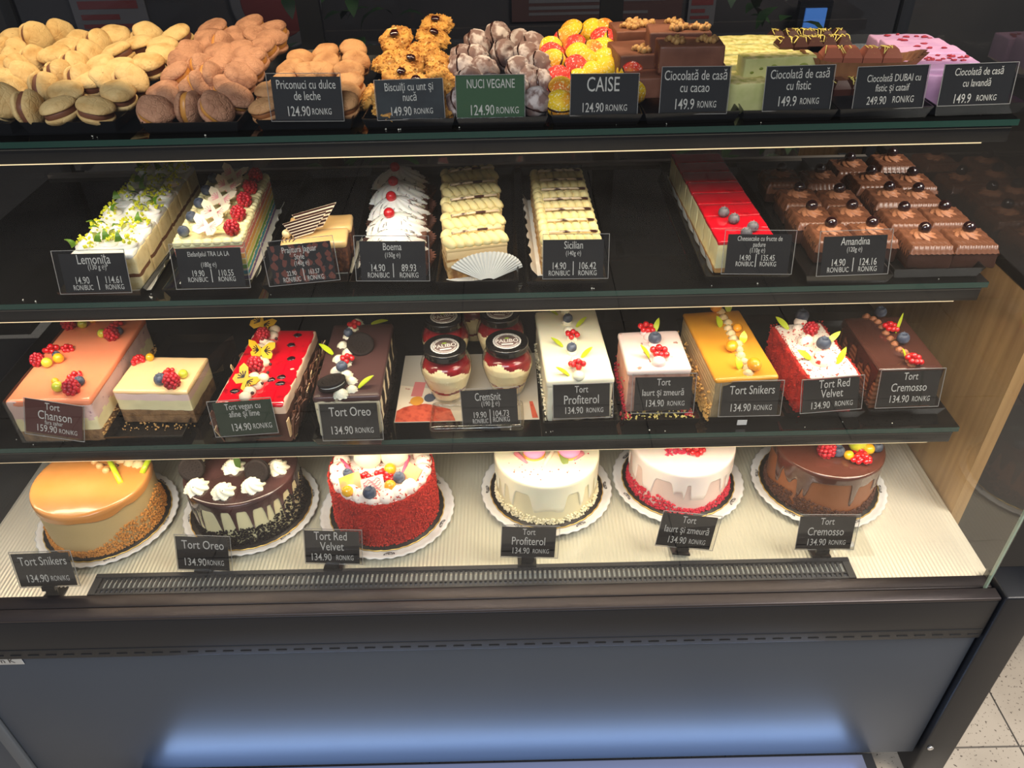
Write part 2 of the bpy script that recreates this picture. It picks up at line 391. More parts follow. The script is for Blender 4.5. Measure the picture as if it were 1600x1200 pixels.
# ------------------------------------------------------------------ three smoked glass shelves
SH = {1: (1.232, .323), 2: (1.0025, .254), 3: (.765, .188)}
for k, nm in ((1, 'top glass shelf carrying the cookie and chocolate trays'), (2, 'middle glass shelf carrying trays of pastry slices'), (3, 'bottom glass shelf carrying loaf cakes and jars')):
    z, y = SH[k]
    t = thing('glass_shelf', 'smoked ' + nm, 'shelf', (0, y, z), 0, 'glass shelves of the counter')
    mb = MB(); mb.box(-.95, .742, 0, .775 - y, -.0095, 0, 0); part('glass_slab', mb, SMOKE, t)
    mb = MB(); mb.box(-.95, .742, -.0008, .0006, -.0092, -.0002, 0); part('glass_edge', mb, GREENEDGE, t)
    mb = MB(); mb.rbox(-.945, .736, .002, .030, -.0345, -.0095, .002, .3, 0); mb.box(-.945, .735, .0008, .0022, -.0135, -.0120, 1); part('lamp_housing', mb, [BLACK, mat('housing_groove', (70, 66, 60), .3)], t)
    mb = MB(); mb.box(-.93, .70, .004, .012, -.0362, -.0346, 0); part('lamp_lens', mb, LENS, t)
    mb = MB(); mb.box(-.95, .742, .775 - y - .012, .775 - y, -.012, .008, 0); part('rear_rail', mb, mat('pale_rail', (150, 140, 130), .3, .5), t)
    for xx in (-.92, -.35, .25, .72):
        mb = MB(); mb.box(xx - .008, xx + .008, .775 - y - .004, .837 - y, -.02, -.012, 0); part('shelf_bracket', mb, BLKMET, t)
mb = MB(); mb.box(-.862, .622, .100, .640, DECKZ, DECKZ + .0055, 0)
t = tag(part('base_plate', mb, ACRYL), 'clear acrylic sheet lying on the steel deck under the round cakes', 'base sheet')
for xx in (-.82, .585):
    mb = MB(); mb.lathe([(0.001, 0), (.009, 0), (.009, .0008), (.001, .001)], 20, 0, TR(xx, .125, DECKZ + .0056)); part('corner_button', mb, mat('button_clear', (205, 200, 190), .3), t)

mb = MB(); rs_ = random.Random(11)
for k in (1, 2, 3):
    z, y = SH[k]
    for q in range(16): mb.bit((rs_.uniform(-.9, .7), y + rs_.uniform(.004, .022), z + .0012), rs_.uniform(.0008, .0018))
o = part('loose_flakes', mb, mat('pale_flake', (226, 218, 200), .7)); tag(o, 'tiny pale crumbs scattered along the front edges of the glass shelves', 'crumbs'); o['kind'] = 'stuff'

# ------------------------------------------------------------------ next counter on the right: oak side, black top and front
t = thing('side_counter', 'oak sided black topped counter standing right of the display counter', 'counter', (.803, .2, 0))
mb = MB(); mb.box(0, .022, 0, 1.1, .36, .985, 0); part('oak_side', mb, WOOD, t)
mb = MB(); mb.box(.0225, 1.4, .004, 1.1, .36, .975, 0); part('black_front', mb, BLKMET, t)
mb = MB(); mb.rbox(-.002, 1.4, -.004, 1.1, .986, 1.006, .003, .3); part('worktop', mb, mat('dark_worktop', (30, 27, 25), .25), t)
mb = MB(); mb.box(.1, 1.4, .5, 1.0, 0, .36); part('plinth', mb, BLKMET, t)

# ------------------------------------------------------------------ the counter that continues on the left
t = thing('neighbour_counter', 'dark lower cabinet continuing at the far left below the glass', 'counter', (-.992, 0, 0))
mb = MB(); mb.rbox(-.5, 0, 0.004, .02, .076, .45, .003, .2); part('front_panel', mb, PANEL, t)
mb = MB(); mb.box(-.5, .02, .0205, .9, .076, .525); part('body', mb, BLKMET, t)
mb = MB(); mb.box(-.5, 0, .10, .8, 0, .0755); part('plinth', mb, BLKMET, t)

# ------------------------------------------------------------------ lettering
_TX = {}
def glyphs(s):
    if s not in _TX:
        cu = bpy.data.curves.new('t', 'FONT'); cu.body = s; cu.size = 1; cu.align_x = 'CENTER'; cu.resolution_u = 3
        cu.offset = 0.002
        o = bpy.data.objects.new('t', cu); COL.objects.link(o); bpy.context.view_layer.update()
        me = bpy.data.meshes.new_from_object(o.evaluated_get(bpy.context.evaluated_depsgraph_get()))
        v = [tuple(p.co) for p in me.vertices]; f = [tuple(p.vertices) for p in me.polygons]
        bpy.data.objects.remove(o); bpy.data.curves.remove(cu); bpy.data.meshes.remove(me)
        x0 = min(p[0] for p in v); x1 = max(p[0] for p in v)
        _TX[s] = ([((p[0] - (x0 + x1) / 2), p[1]) for p in v], f, x1 - x0)
    return _TX[s]
def write(mb, s, cx, cy, h, wmax, z=0.0, m=0, sx=0.66, M=None):
    """letters in the XZ plane facing -Y; h = capital height; cy = middle of the capitals"""
    v, f, w = glyphs(s); h *= 1.22; k = h / 0.70; kx = min(k * sx, wmax / w)
    mb.add([(cx + p[0] * kx, -z, cy + p[1] * k - h / 2) for p in v], f, m, False, M)
WHITE = mat('card_lettering', (214, 209, 200), .6)
CARDS = {'black': mat('card_black', (34, 32, 32), .38), 'green': mat('card_green', (58, 92, 56), .4), 'moss': mat('card_moss', (44, 58, 42), .4),
         'maroon': mat('card_maroon', (88, 44, 40), .4), 'spotted': mat('card_spots', (34, 30, 30), .38), 'slate': mat('card_slate', (50, 54, 56), .45, n=[((38, 40, 42), 30, .4, .6)])}
def price_card(label, BL, BR, TL, y, lines, color='black', sleeve=(.004, .012, .004, .004), clip=None, lean=10):
    a = ony(*BL, y); b = ony(*BR, y)
    ux = (b - a).normalized(); ln = radians(lean)
    upv = Vector((0, sin(ln), cos(ln))); upv = (upv - ux * upv.dot(ux)).normalized(); nn = upv.cross(ux)   # nn points away from the viewer
    d = ray(*TL); tt = (a - CAMLOC).dot(nn) / d.dot(nn); c = CAMLOC + d * tt
    w = (b - a).length; h = (c - a).dot(upv)
    mid = (a + b) / 2
    M = Matrix(((ux.x, nn.x, upv.x, mid.x), (ux.y, nn.y, upv.y, mid.y), (ux.z, nn.z, upv.z, mid.z), (0, 0, 0, 1)))
    t = thing('price_card', label, 'price card', M=M, group='price cards')
    mb = MB(); mb.box(-w / 2, w / 2, 0, .0008, 0, h, 0)
    if color == 'spotted':
        rs = random.Random(3)
        for i in range(7):
            for j in range(5):
                x, z = -w / 2 + w * (i + .5 + rs.uniform(-.25, .25)) / 7, h * (j + .5 + rs.uniform(-.25, .25)) / 5
                r = w * rs.uniform(.04, .065); ph0 = rs.random() * 6
                P = [(max(-w / 2, min(w / 2, x + r * (1 + .3 * sin(2 * q + ph0)) * cos(q) * .8)), max(0, min(h, z + r * (1 + .25 * cos(3 * q + ph0)) * sin(q)))) for q in [2 * pi * e / 14 for e in range(14)]]
                mb.prism(P, 0, .00025, 1, RX(90))
    part('card_face', mb, [CARDS[color], mat('card_spot_brown', (116, 62, 50), .4)], t)
    mb = MB()
    for ln_ in lines:
        s, cx, cy, hh, ww = ln_
        if s == '|': mb.box(-w / 2 + w * cx - .0006, -w / 2 + w * cx + .0006, -.0007, -.0004, h * (1 - cy - hh / 2), h * (1 - cy + hh / 2))
        else: write(mb, s, -w / 2 + w * cx, h * (1 - cy), h * hh, w * ww, .0006)
    part('lettering', mb, WHITE, t)
    l, r_, b_, tp = sleeve
    mb = MB(); x0, x1, z0_, z1_ = -w / 2 - l, w / 2 + r_, -b_, h + tp
    mb.add([(x0, -.0014, z0_), (x1, -.0014, z0_), (x1, -.0014, z1_), (x0, -.0014, z1_)], [(0, 1, 2, 3)], 0, False)
    part('clear_sleeve', mb, CLEAR, t)
    mb = MB(); e = .0007
    for bx in ((x0, x1, z1_ - e, z1_), (x0, x0 + e, z0_, z1_), (x1 - e, x1, z0_, z1_), (x0, x1, z0_, z0_ + e)): mb.box(bx[0], bx[1], -.0018, -.0008, bx[2], bx[3])
    part('sleeve_rim', mb, mat('sleeve_rim', (150, 146, 140), .15, coat=.5), t)
    if clip:
        zt = clip - mid.z
        mb = MB(); mb.box(-.010, .010, .0012, .004, zt, .006); mb.box(-.011, .011, -.005, .004, -.007, .0008); mb.box(-.016, .016, -.004, .030, zt, zt + .003)
        part('clip_foot', mb, BLACK, t)
    return t
RK = 'RON/KG'; RB = 'RON/BUC'
def L2(a, b, price, pc=.36, f=.17): return [(a, .5, .17, f, .94), (b, .5, .43, f, .9), (price, pc, .79, .19, .40), (RK, pc + .33, .80, .12, .28)]
def L3(a, wt, p1, p2, k=.15): return [(a, .5, .13, k, .86), (wt + ' ℮)', .50, .34, .10, .44), ('|', .5, .74, .36, 0), (p1, .27, .67, .15, .36), (p2, .74, .67, .15, .40), (RB, .27, .86, .11, .36), (RK, .74, .86, .11, .36)]
def L1(a, price): return [(a, .52, .22, .21, .92), (price, .35, .75, .19, .42), (RK, .74, .76, .13, .32)]
def LT(a, b, price, k=.19): return [(a, .5, .14, .17, .5), (b, .5, .45, k, .92), (price, .37, .78, .17, .42), (RK, .74, .79, .12, .30)]
# ================================================================== trays
TRAYM = mat('tray_black', (22, 21, 21), 0.22, spec=0.5)
def frame2(shelf, fl, fr):
    """pixel ends of a tray's front rim -> (mid point on the shelf, turn, width)"""
    a, b = onz(*fl, shelf + .018), onz(*fr, shelf + .018); m_ = (a + b) / 2; d = b - a
    return Vector((m_.x, m_.y, shelf)), math.atan2(d.y, d.x), Vector((d.x, d.y, 0)).length
_trays = {}
def tray(label, shelf, fl, fr, length, rz=None, h=.018):
    o, r, w = frame2(shelf, fl, fr)
    if rz is not None: r = rz
    w = min(w, .142)
    key = (round(w, 3), length, h)
    if key not in _trays:
        mb = MB(); e = .006
        mb.box(-w / 2 + e, w / 2 - e, e, length - e, .0006, .0026, 0)
        # sloping walls with a rolled rim
        def P(x, y, z): return (x, y, z)
        A = [(-w / 2 + e, e), (w / 2 - e, e), (w / 2 - e, length - e), (-w / 2 + e, length - e)]; B = [(-w / 2, 0), (w / 2, 0), (w / 2, length), (-w / 2, length)]
        ins = .0016; Bi = [(-w / 2 + ins, ins), (w / 2 - ins, ins), (w / 2 - ins, length - ins), (-w / 2 + ins, length - ins)]; Ai = [(-w / 2 + e + ins, e + ins), (w / 2 - e - ins, e + ins), (w / 2 - e - ins, length - e - ins), (-w / 2 + e + ins, length - e - ins)]
        vs = [(*p, .0006) for p in A] + [(*p, h) for p in B] + [(*p, h) for p in Bi] + [(*p, .0026) for p in Ai]
        mb.add(vs, [(i + 4 * k, (i + 1) % 4 + 4 * k, (i + 1) % 4 + 4 * (k + 1), i + 4 * (k + 1)) for k in range(3) for i in range(4)], 0, False)
        _trays[key] = mb.mesh('serving_tray', TRAYM)
    ob = link('serving_tray', _trays[key], None, o); ob.rotation_euler = (0, 0, r)
    tag(ob, label, 'tray', 'black serving trays')
    return Matrix.Translation(o) @ Matrix.Rotation(r, 4, 'Z'), w

# ================================================================== small toppings (each goes on a cake as a part of it)
RASP = mat('raspberry_red', (196, 28, 44), .38, coat=.25, sss=.2, n=[((150, 12, 30), 90, .4, .6)])
BLUEB = mat('blueberry_blue', (58, 66, 84), .5, n=[((110, 120, 136), 60, .45, .68)])
CURR = mat('redcurrant_gloss', (205, 16, 24), .12, coat=1, sss=.3)
YELB = mat('physalis_yellow', (238, 178, 30), .25, coat=.6, sss=.25)
GRAPE = mat('grape_green', (196, 200, 60), .2, coat=.6, sss=.3)
CHERRY = mat('black_cherry', (34, 10, 12), .10, coat=1)
CREAM = mat('whipped_cream', (244, 236, 208), .5, sss=.15, b=(160, .1))
WCREAM = mat('white_cream', (250, 246, 236), .5, sss=.15, b=(160, .08))
LEAFY = mat('chocolate_leaf_lime', (190, 204, 36), .4, coat=.2)
LIME = mat('lime_peel', (88, 128, 30), .4); ZEST = mat('lime_zest', (206, 206, 40), .5)
CHOC = mat('dark_chocolate', (62, 34, 26), .3, coat=.3); CHOCD = mat('cookie_black', (34, 27, 25), .75, b=(250, .25), spec=.2)
MILKC = mat('milk_chocolate', (122, 72, 50), .38, b=(120, .1)); PINKW = mat('pink_wafer', (240, 170, 168), .5); IVORY = mat('ivory_chocolate', (244, 226, 196), .4, coat=.15)
_TP = {}
def _rasp():
    mb = MB()
    for j in range(6):
        th = -1.15 + j * .45; n = max(3, int(9 * cos(th)))
        for i in range(n):
            a = 2 * pi * (i + .5 * (j % 2)) / n
            mb.ball((.0085 * cos(th) * cos(a), .0085 * cos(th) * sin(a), .0095 + .0095 * sin(th)), .0033, n=7, k=5)
    mb.ball((0, 0, .009), .0075, n=10, k=7); return mb
def _blue():
    mb = MB(); mb.lathe([(.001, 0), (.005, .0006), (.0082, .004), (.0088, .0075), (.0078, .0115), (.0052, .0142), (.004, .0148), (.0034, .0138), (.001, .0132)], 16)
    for i in range(5):
        a = i * 1.257; mb.add([(.0035 * cos(a - .35), .0035 * sin(a - .35), .0143), (.0035 * cos(a + .35), .0035 * sin(a + .35), .0143), (.0055 * cos(a), .0055 * sin(a), .0162)], [(0, 1, 2)])
    return mb
def _curr():
    mb = MB()
    for i, (x, y, z) in enumerate(((0, 0, .011), (.0075, .001, .007), (-.007, .002, .007), (.002, -.007, .005), (-.004, -.005, .005), (.0015, .008, .006), (.009, -.006, .004))): mb.ball((x, y, z), .0046, n=10, k=7)
    return mb
def _rose(r=.012, h=.012, lobes=7, tw=1.2):
    mb = MB()
    def fn(u, v):
        a = 2 * pi * u; rr = r * (1 - v) ** .62 * (1 + .17 * cos(lobes * (a + tw * v * 1.4))) if v < 1 else 0.0001
        return Vector((rr * cos(a), rr * sin(a), h * v ** .85))
    mb.grid(fn, 42, 9, 0, True); return mb
def _dollop():
    mb = MB(); mb.lathe([(.001, 0), (.012, 0), (.0145, .003), (.0138, .007), (.010, .011), (.006, .0145), (.0025, .018), (.0006, .0195)], 18, rf=lambda p, r, z: r * (1 + .05 * sin(3 * p + z * 300))); return mb
def _leaf(bend=.5, L_=.03, w=.005):
    mb = MB()
    def fn(s_, t):
        a = bend * t; x = (s_ - .5) * 2 * w * sin(pi * min(1, .12 + t * .88)) ** .8; R_ = L_ / max(bend, .01)
        return Vector((x, R_ * (1 - cos(a)), R_ * sin(a) + .001 * abs(s_ - .5)))
    mb.grid(fn, 5, 9); f2 = MB()
    mb.grid(lambda s_, t: fn(s_, t) + Vector((0, .0012, 0)), 5, 9, flip=True); return mb
def _sandwich(R_=.0215):
    mb = MB(); b = lambda p, r, z: r * (1 + .012 * cos(24 * p))
    mb.lathe([(.001, 0), (R_, 0), (R_ + .0008, .002), (R_, .0042), (.001, .0042)], 36, 0, rf=b); mb.lathe([(R_ - .002, .0042), (R_ - .002, .0075)], 30, 1); mb.lathe([(.001, .0072), (R_, .0072), (R_ + .0008, .0095), (R_, .0115), (R_ - .004, .0117), (R_ - .005, .0110), (.001, .0110)], 36, 0, rf=b)
    for k in range(3):
        for i in range(6 + k * 6):
            a = 2 * pi * i / (6 + k * 6); mb.bit(((.004 + k * .005) * cos(a), (.004 + k * .005) * sin(a), .0112), .0011, 0)
    return mb
def _butterfly():
    mb = MB()
    for s_ in (-1, 1):
        O = [(0, -.004), (.006, -.012), (.014, -.011), (.016, -.004), (.013, .000), (.019, .006), (.019, .014), (.011, .014), (.004, .008), (0, .004)]
        P = [(x * s_, y) for x, y in O]; P = P if s_ > 0 else P[::-1]
        M = RY(-s_ * 16) @ TR(0, 0, .002); mb.prism(P, 0, .0012, 0, M)
        for k in range(5):
            a = -.9 + k * .48; x0, y0 = .005, .001; mb.box(0, .0085, -.0007, .0007, .0012, .0015, 1, M @ TR(s_ * x0, y0, 0) @ Matrix.Rotation(a if s_ > 0 else pi - a, 4, 'Z'))
    mb.tube([(0, -.007, .002), (0, .007, .002)], .001, 6, 1); return mb
def _drup(n=5, r=.006):
    mb = MB(); mb.ball((0, 0, r), r, n=14, k=9); return mb
def _walnut():
    mb = MB()
    for s_ in (-1, 1):
        for i in range(6):
            mb.ball((s_ * (.004 + .002 * sin(i * 1.7)), -.011 + i * .0044, .004 + .0015 * sin(i * 2.1)), .0042, .0032, .0040, n=8, k=6, nz=.5)
    mb.ball((0, 0, .003), .003, .012, .003, n=8, k=6); return mb
def topping(kind):
    if kind not in _TP:
        B, ms = {'raspberry': (_rasp, RASP), 'blueberry': (_blue, BLUEB), 'redcurrants': (_curr, CURR), 'rosette': (_rose, CREAM), 'dollop': (_dollop, CREAM),
                 'chocolate_leaf': (_leaf, LEAFY), 'cookie': (_sandwich, [CHOCD, WCREAM]), 'yellow_berry': (lambda: _drup(r=.0085), YELB), 'grape': (lambda: _drup(r=.0085), GRAPE),
                 'black_cherry': (lambda: _drup(r=.0078), CHERRY), 'cocktail_cherry': (lambda: _drup(r=.0088), mat('cocktail_cherry', (190, 24, 36), .2, coat=.6, sss=.3, b=(160, .3))),
                 'walnut': (_walnut, mat('walnut_kernel', (208, 160, 96), .55, b=(200, .3), n=[((150, 100, 56), 70, .45, .65)])),
                 'pink_butterfly': (_butterfly, [IVORY, PINKW]), 'yellow_butterfly': (_butterfly, [mat('wafer_yellow', (222, 176, 30), .45), mat('wafer_black', (36, 26, 20), .5)]),
                 'choc_pearl': (lambda: _drup(r=.0026), CHOC), 'nut': (lambda: _drup(r=.0065), mat('caramel_hazelnut', (222, 180, 120), .35, coat=.3))}[kind]
        _TP[kind] = B().mesh(kind, ms)
    return _TP[kind]
NAMES = {'choc_pearl': 'chocolate_pearl', 'cookie': 'sandwich_cookie', 'nut': 'hazelnut', 'pink_butterfly': 'butterfly_wafer', 'yellow_butterfly': 'butterfly_wafer'}
def top(parent, kind, x, y, z, s=1.0, rz=0, rx=0, ry=0, m=None, label=None):
    me = topping(kind)
    if m is not None:
        k2 = (kind, m.name)
        if k2 not in _TP:
            me2 = me.copy(); me2.materials.clear(); me2.materials.append(m); _TP[k2] = me2
        me = _TP[k2]
    ss = s if isinstance(s, tuple) else (s, s, s)
    return link(NAMES.get(kind, kind), me, parent, M=TR(x, y, z) @ RZ(rz) @ RY(ry) @ RX(rx) @ SCL(*ss), label=label)

# ================================================================== ROW 1: piles of cookies
S1 = 1.232
def shell_prof(R, h):   # one half, flat side at z=0, dome up
    return [(.001, 0), (R * .93, 0), (R * .99, h * .06), (R, h * .18), (R * .975, h * .38), (R * .88, h * .62), (R * .68, h * .84), (R * .4, h * .96), (.001, h)]
def cookie_meshes(tag_, R, h, shell, fill, gap, nvar=3):
    out = []
    for q in range(nvar):
        ph = q * 2.1
        wob = lambda p, r, z: r * (1 + .035 * sin(2 * p + ph) + .025 * sin(5 * p + ph * 2) + .03 * noise.noise(Vector((cos(p) * 1.5 + ph, sin(p) * 1.5, z * 90))))
        zw = lambda p, r, z: z * (1 + .14 * noise.noise(Vector((cos(p) * r * 70 + ph, sin(p) * r * 70, ph))))
        a = MB().lathe(shell_prof(R, h), 30, 0, TR(0, 0, gap / 2), wob, zw).mesh('shell', shell)
        b = MB().lathe(shell_prof(R * .985, h), 30, 0, TR(0, 0, -gap / 2) @ RX(180), wob, zw).mesh('shell', shell)
        c = MB().lathe([(R * .86, -gap / 2 - .0008), (R * .90, -gap * .2), (R * .90, gap * .2), (R * .86, gap / 2 + .0008)], 24, 0, None, wob).mesh('filling', fill)
        out.append((a, b, c))
    return out
def profile1(y): return S1 + (.026 + .62 * max(0, min(y - .355, .05)) + .10 * max(0, y - .405))
def hit(u, v, prof, y0=.335, y1=.80):
    p = ony(u, v, y0)
    y = y0
    while y < y1:
        y += .002; p = ony(u, v, y)
        if p.z <= prof(y): break
    return p
def axis_rot(a, t):
    a, t = radians(a + (sin(a * 7.3 + t * 3.1) * 14 if abs(a) < 50 else 0)), radians(t * (.36 if abs(a) < 50 else .62))
    n_ = Vector((cos(t) * sin(a), -sin(t), cos(t) * cos(a)))
    return n_.to_track_quat('Z', 'Y').to_matrix().to_4x4()
def pos_words(u, v, us, vs):
    fu = (u - min(us)) / max(1, max(us) - min(us)); return 'left' if fu < .3 else 'right' if fu > .7 else 'middle'
def pile(kind, desc, cat, where, items, meshes, group, prof=profile1, names=('shell', 'shell', 'filling'), back=.008, dz=0.0, sep=.047):
    """items: (u, v, a, t) ; labels count from the front of the tray, row by row"""
    rows = sorted(items, key=lambda q: -q[1]); lab = {}
    band = []; cur = []
    for q in rows:
        if cur and cur[0][1] - q[1] > 17: band.append(cur); cur = []
        cur.append(q)
    band.append(cur)
    for bi, bnd in enumerate(band):
        bnd.sort(key=lambda q: q[0])
        for k, q in enumerate(bnd):
            rn = 'front row' if bi == 0 else ('back row' if bi == len(band) - 1 else ORD[bi] + ' row back')
            cn = 'alone' if len(bnd) == 1 else ('leftmost' if k == 0 else 'rightmost' if k == len(bnd) - 1 else ORD[k] + ' from left')
            st = ' on edge' if abs(q[2]) > 50 else ''
            lab[id(q)] = f'{desc}{st}, {cn}, {rn}, {where}'
    P = []; D = []; SH_ = [0] * len(items)
    for (u, v, a, t) in items:
        p = hit(u, v, prof); d = ray(u, v).normalized(); P.append(p + d * back); D.append(d)
    for it in range(70):      # spread the pile along the lines of sight until the pieces no longer crowd
        for i in range(len(P)):
            for j in range(i):
                g = (P[i] - P[j]).length
                if g < sep and max(i, j) >= 0:
                    k, o_ = (i, j) if P[i].y >= P[j].y else (j, i)
                    if SH_[k] < .05: P[k] = P[k] + D[k] * .0013; SH_[k] += .0013
    for i, q in enumerate(items):
        u, v, a, t = q
        p = P[i]; p.z += dz
        M = Matrix.Translation(p) @ axis_rot(a, t) @ RZ(random.random() * 360)
        T = thing(kind, lab[id(q)], cat, group=group, M=M)
        for nm, me in zip(names, meshes[i % len(meshes)]):
            if nm != 'jam_centre' or i in (5, 6, 8, 11, 12, 13): link(nm, me, T)

ALM = mat('almond_shell', (226, 190, 128), .72, n=[((196, 152, 88), 45, .45, .7), ((150, 104, 56), 160, .68, .74)], b=(260, .45), vor=(85, .25), rnd=True)
COCO = mat('cocoa_shell', (192, 138, 104), .75, n=[((148, 98, 70), 45, .45, .7)], b=(240, .5), vor=(120, .4), rnd=True)
DULC = mat('caramel_shell', (206, 152, 100), .7, n=[((172, 116, 70), 45, .45, .7)], b=(260, .4), vor=(100, .3), rnd=True)
COCOF = mat('cocoa_filling', (120, 72, 48), .5, b=(150, .2)); CARF = mat('caramel_filling', (214, 146, 66), .4); DULF = mat('dulce_filling', (150, 92, 50), .4)
R_ = .0262
A_ = cookie_meshes('almond', R_, .0130, ALM, COCOF, .0090)
pile('almond_macaron', 'pale almond macaron', 'macaron', 'far left tray', [
    (8, 85, 70, 35), (33, 83, 45, 40), (27, 97, 50, 30), (30, 112, 55, 20), (8, 112, 45, 45), (12, 135, 50, 25), (40, 122, 50, 20), (6, 160, 60, 45), (20, 148, 55, 35), (58, 97, 62, 18), (28, 66, 20, 40)], A_, 'almond macarons in the far left tray')
pile('almond_macaron', 'pale almond macaron', 'macaron', 'second tray', [
    (46, 170, 86, 4), (94, 173, -2, 12), (150, 173, 2, 10), (106, 149, 12, 48), (143, 133, -10, 18), (186, 150, 18, 40), (71, 140, 80, 8), (96, 120, 76, 14), (119, 106, 70, 14), (160, 107, -6, 34), (205, 126, 28, 46),
    (233, 104, 12, 42), (185, 86, -8, 14), (140, 88, 60, 14), (57, 60, 74, 38), (95, 55, 58, 40), (109, 81, 18, 30), (88, 92, 12, 34), (182, 60, 20, 50), (218, 75, -22, 14), (231, 58, 42, 55), (256, 78, 10, 45), (254, 90, 0, 45), (278, 60, 0, 42), (130, 70, 30, 40), (156, 72, 65, 20), (190, 113, 10, 45), (165, 128, 30, 35), (128, 128, 70, 20)], A_, 'almond macarons in the second tray')
B_ = cookie_meshes('cocoa', .0262, .0130, COCO, CARF, .0085)
pile('cocoa_macaron', 'brown cocoa macaron', 'macaron', 'third tray', [
    (243, 176, 22, 60), (296, 170, 94, 8), (338, 171, 34, 48), (258, 147, -2, 8), (277, 120, -12, 34), (289, 103, 22, 68), (318, 110, 60, 20), (320, 75, -6, 30), (335, 50, 0, 40), (330, 64, 4, 28), (315, 138, 60, 18), (330, 124, 72, 18), (357, 141, 32, 30),
    (375, 123, 16, 50), (388, 110, 8, 42), (340, 111, -22, 28), (358, 98, 24, 40), (376, 84, -14, 36), (392, 93, 20, 40), (374, 62, 20, 44), (392, 44, 0, 40), (395, 97, 0, 30), (410, 80, 0, 40), (427, 52, 0, 34), (426, 66, 4, 26), (368, 155, 38, 40), (350, 75, 70, 25), (300, 88, 50, 40), (405, 62, 30, 42), (300, 150, 40, 40), (272, 160, 30, 45), (345, 88, 12, 40)], B_, 'cocoa macarons in the third tray')
C_ = cookie_meshes('dulce', .0232, .0125, DULC, DULF, .0080)
pile('caramel_macaron', 'golden brown macaron', 'macaron', 'fourth tray behind a card', [
    (415, 173, 0, 14), (424, 148, 4, 20), (444, 134, 0, 40), (457, 113, 0, 42), (470, 98, 0, 45), (511, 88, 0, 40), (511, 103, 6, 60), (552, 82, 0, 45), (556, 100, 10, 40), (546, 116, 14, 50), (547, 132, 10, 45), (502, 116, 0, 45), (541, 150, 14, 40), (538, 165, 12, 38), (485, 118, 0, 45), (470, 172, 0, 14)], C_, 'caramel macarons in the fourth tray')

# oat biscuits with jam: lumpy rounds
OAT = mat('oat_biscuit', (222, 164, 78), .7, n=[((172, 112, 44), 70, .42, .62), ((240, 204, 130), 120, .6, .7)], b=(180, .5), rnd=True)
JAM = mat('dark_jam', (48, 14, 14), .12, coat=1)
OM = []
for q in range(3):
    mb = MB()
    def fn(u, v, q=q):
        th = pi * v - pi / 2; a = 2 * pi * u; p = Vector((cos(th) * cos(a), cos(th) * sin(a), sin(th)))
        g = 1 + .16 * noise.noise(p * 2.2 + Vector((q * 5, 0, 0))) + .09 * noise.noise(p * 6 + Vector((q * 5, 3, 0)))
        return Vector((p.x * .0275 * g, p.y * .0275 * g, p.z * .0125 * g - (.004 if p.z > .75 else 0)))
    mb.grid(fn, 40, 20, 0, True)
    for k in range(150):
        th = random.uniform(-.5, 1.4); a = random.random() * 6.283; p = fn(a / 6.283, (th + pi / 2) / pi); mb.bit(p, random.uniform(.0016, .0032))
    OM.append((mb.mesh('biscuit', OAT), MB().ball((0, 0, .0125), .008, .007, .0045, n=14, k=9, nz=.25).mesh('jam_centre', JAM)))
pile('oat_biscuit', 'craggy golden oat biscuit', 'biscuit', 'fifth tray', [
    (612, 170, -10, 30), (582, 150, -30, 30), (608, 152, 5, 40), (690, 163, 25, 35), (701, 138, 28, 38), (625, 122, 4, 58), (650, 135, 8, 50), (606, 96, -14, 26), (640, 100, 4, 62), (688, 98, 22, 30), (692, 115, 26, 38), (619, 62, 2, 72), (676, 60, 24, 46), (682, 40, 6, 50), (660, 82, 10, 45)], OM, 'oat biscuits', names=('biscuit', 'jam_centre'))

# cocoa dusted walnut shaped biscuits
DUST = mat('cocoa_sugar_dust', (128, 100, 92), .85, n=[((206, 190, 182), 60, .46, .58), ((84, 56, 48), 30, .55, .68)], b=(240, .45), rnd=True)
def nut_half(R, sgn, q):
    mb = MB()
    def fn(u, v):
        a = 2 * pi * u; th = pi / 2 * (1 - v); r = cos(th)
        g = 1 + (.05 * sin(5 * a + 6 * th + q) if R > .0235 else 0) + (.06 if R > .0235 else .03) * noise.noise(Vector((r * cos(a) * 2.6, r * sin(a) * 2.6, q * 3.1)))
        return Vector((R * r * cos(a) * g, R * .92 * r * sin(a) * g, sgn * (.0012 + R * .86 * sin(th) * g)))
    vs_flip = sgn > 0
    mb.grid(lambda u, v: fn(u, 1 - v), 30, 11, 0, True, flip=not vs_flip); return mb
NM = [(nut_half(.024, 1, q).mesh('half', DUST), nut_half(.024, -1, q + 1).mesh('half', DUST), MB().lathe([(.001, -.002), (.0225, -.002), (.0225, .002), (.001, .002)], 24).mesh('filling', CHOC)) for q in range(3)]
prof_b = lambda y: S1 + (.026 + .62 * max(0, min(y - .355, .06)) + .12 * max(0, y - .415))
pile('dusted_nut_biscuit', 'grey dusted nut biscuit', 'biscuit', 'behind green card', [
    (777, 56, 70, 30), (788, 86, 60, 40), (745, 70, 60, 30), (742, 92, 70, 20), (722, 108, 80, 20), (757, 112, 20, 45), (812, 112, 30, 45), (811, 68, 50, 30), (822, 88, 60, 30), (833, 74, 40, 30), (842, 105, 75, 25), (828, 126, 50, 40), (844, 132, 80, 15), (838, 160, 20, 40), (724, 92, 70, 20), (735, 130, 50, 30), (770, 140, 30, 40), (805, 140, 40, 40), (720, 160, 60, 30)], NM, 'dusted nut biscuits', prof=prof_b, names=('half', 'half', 'filling'))

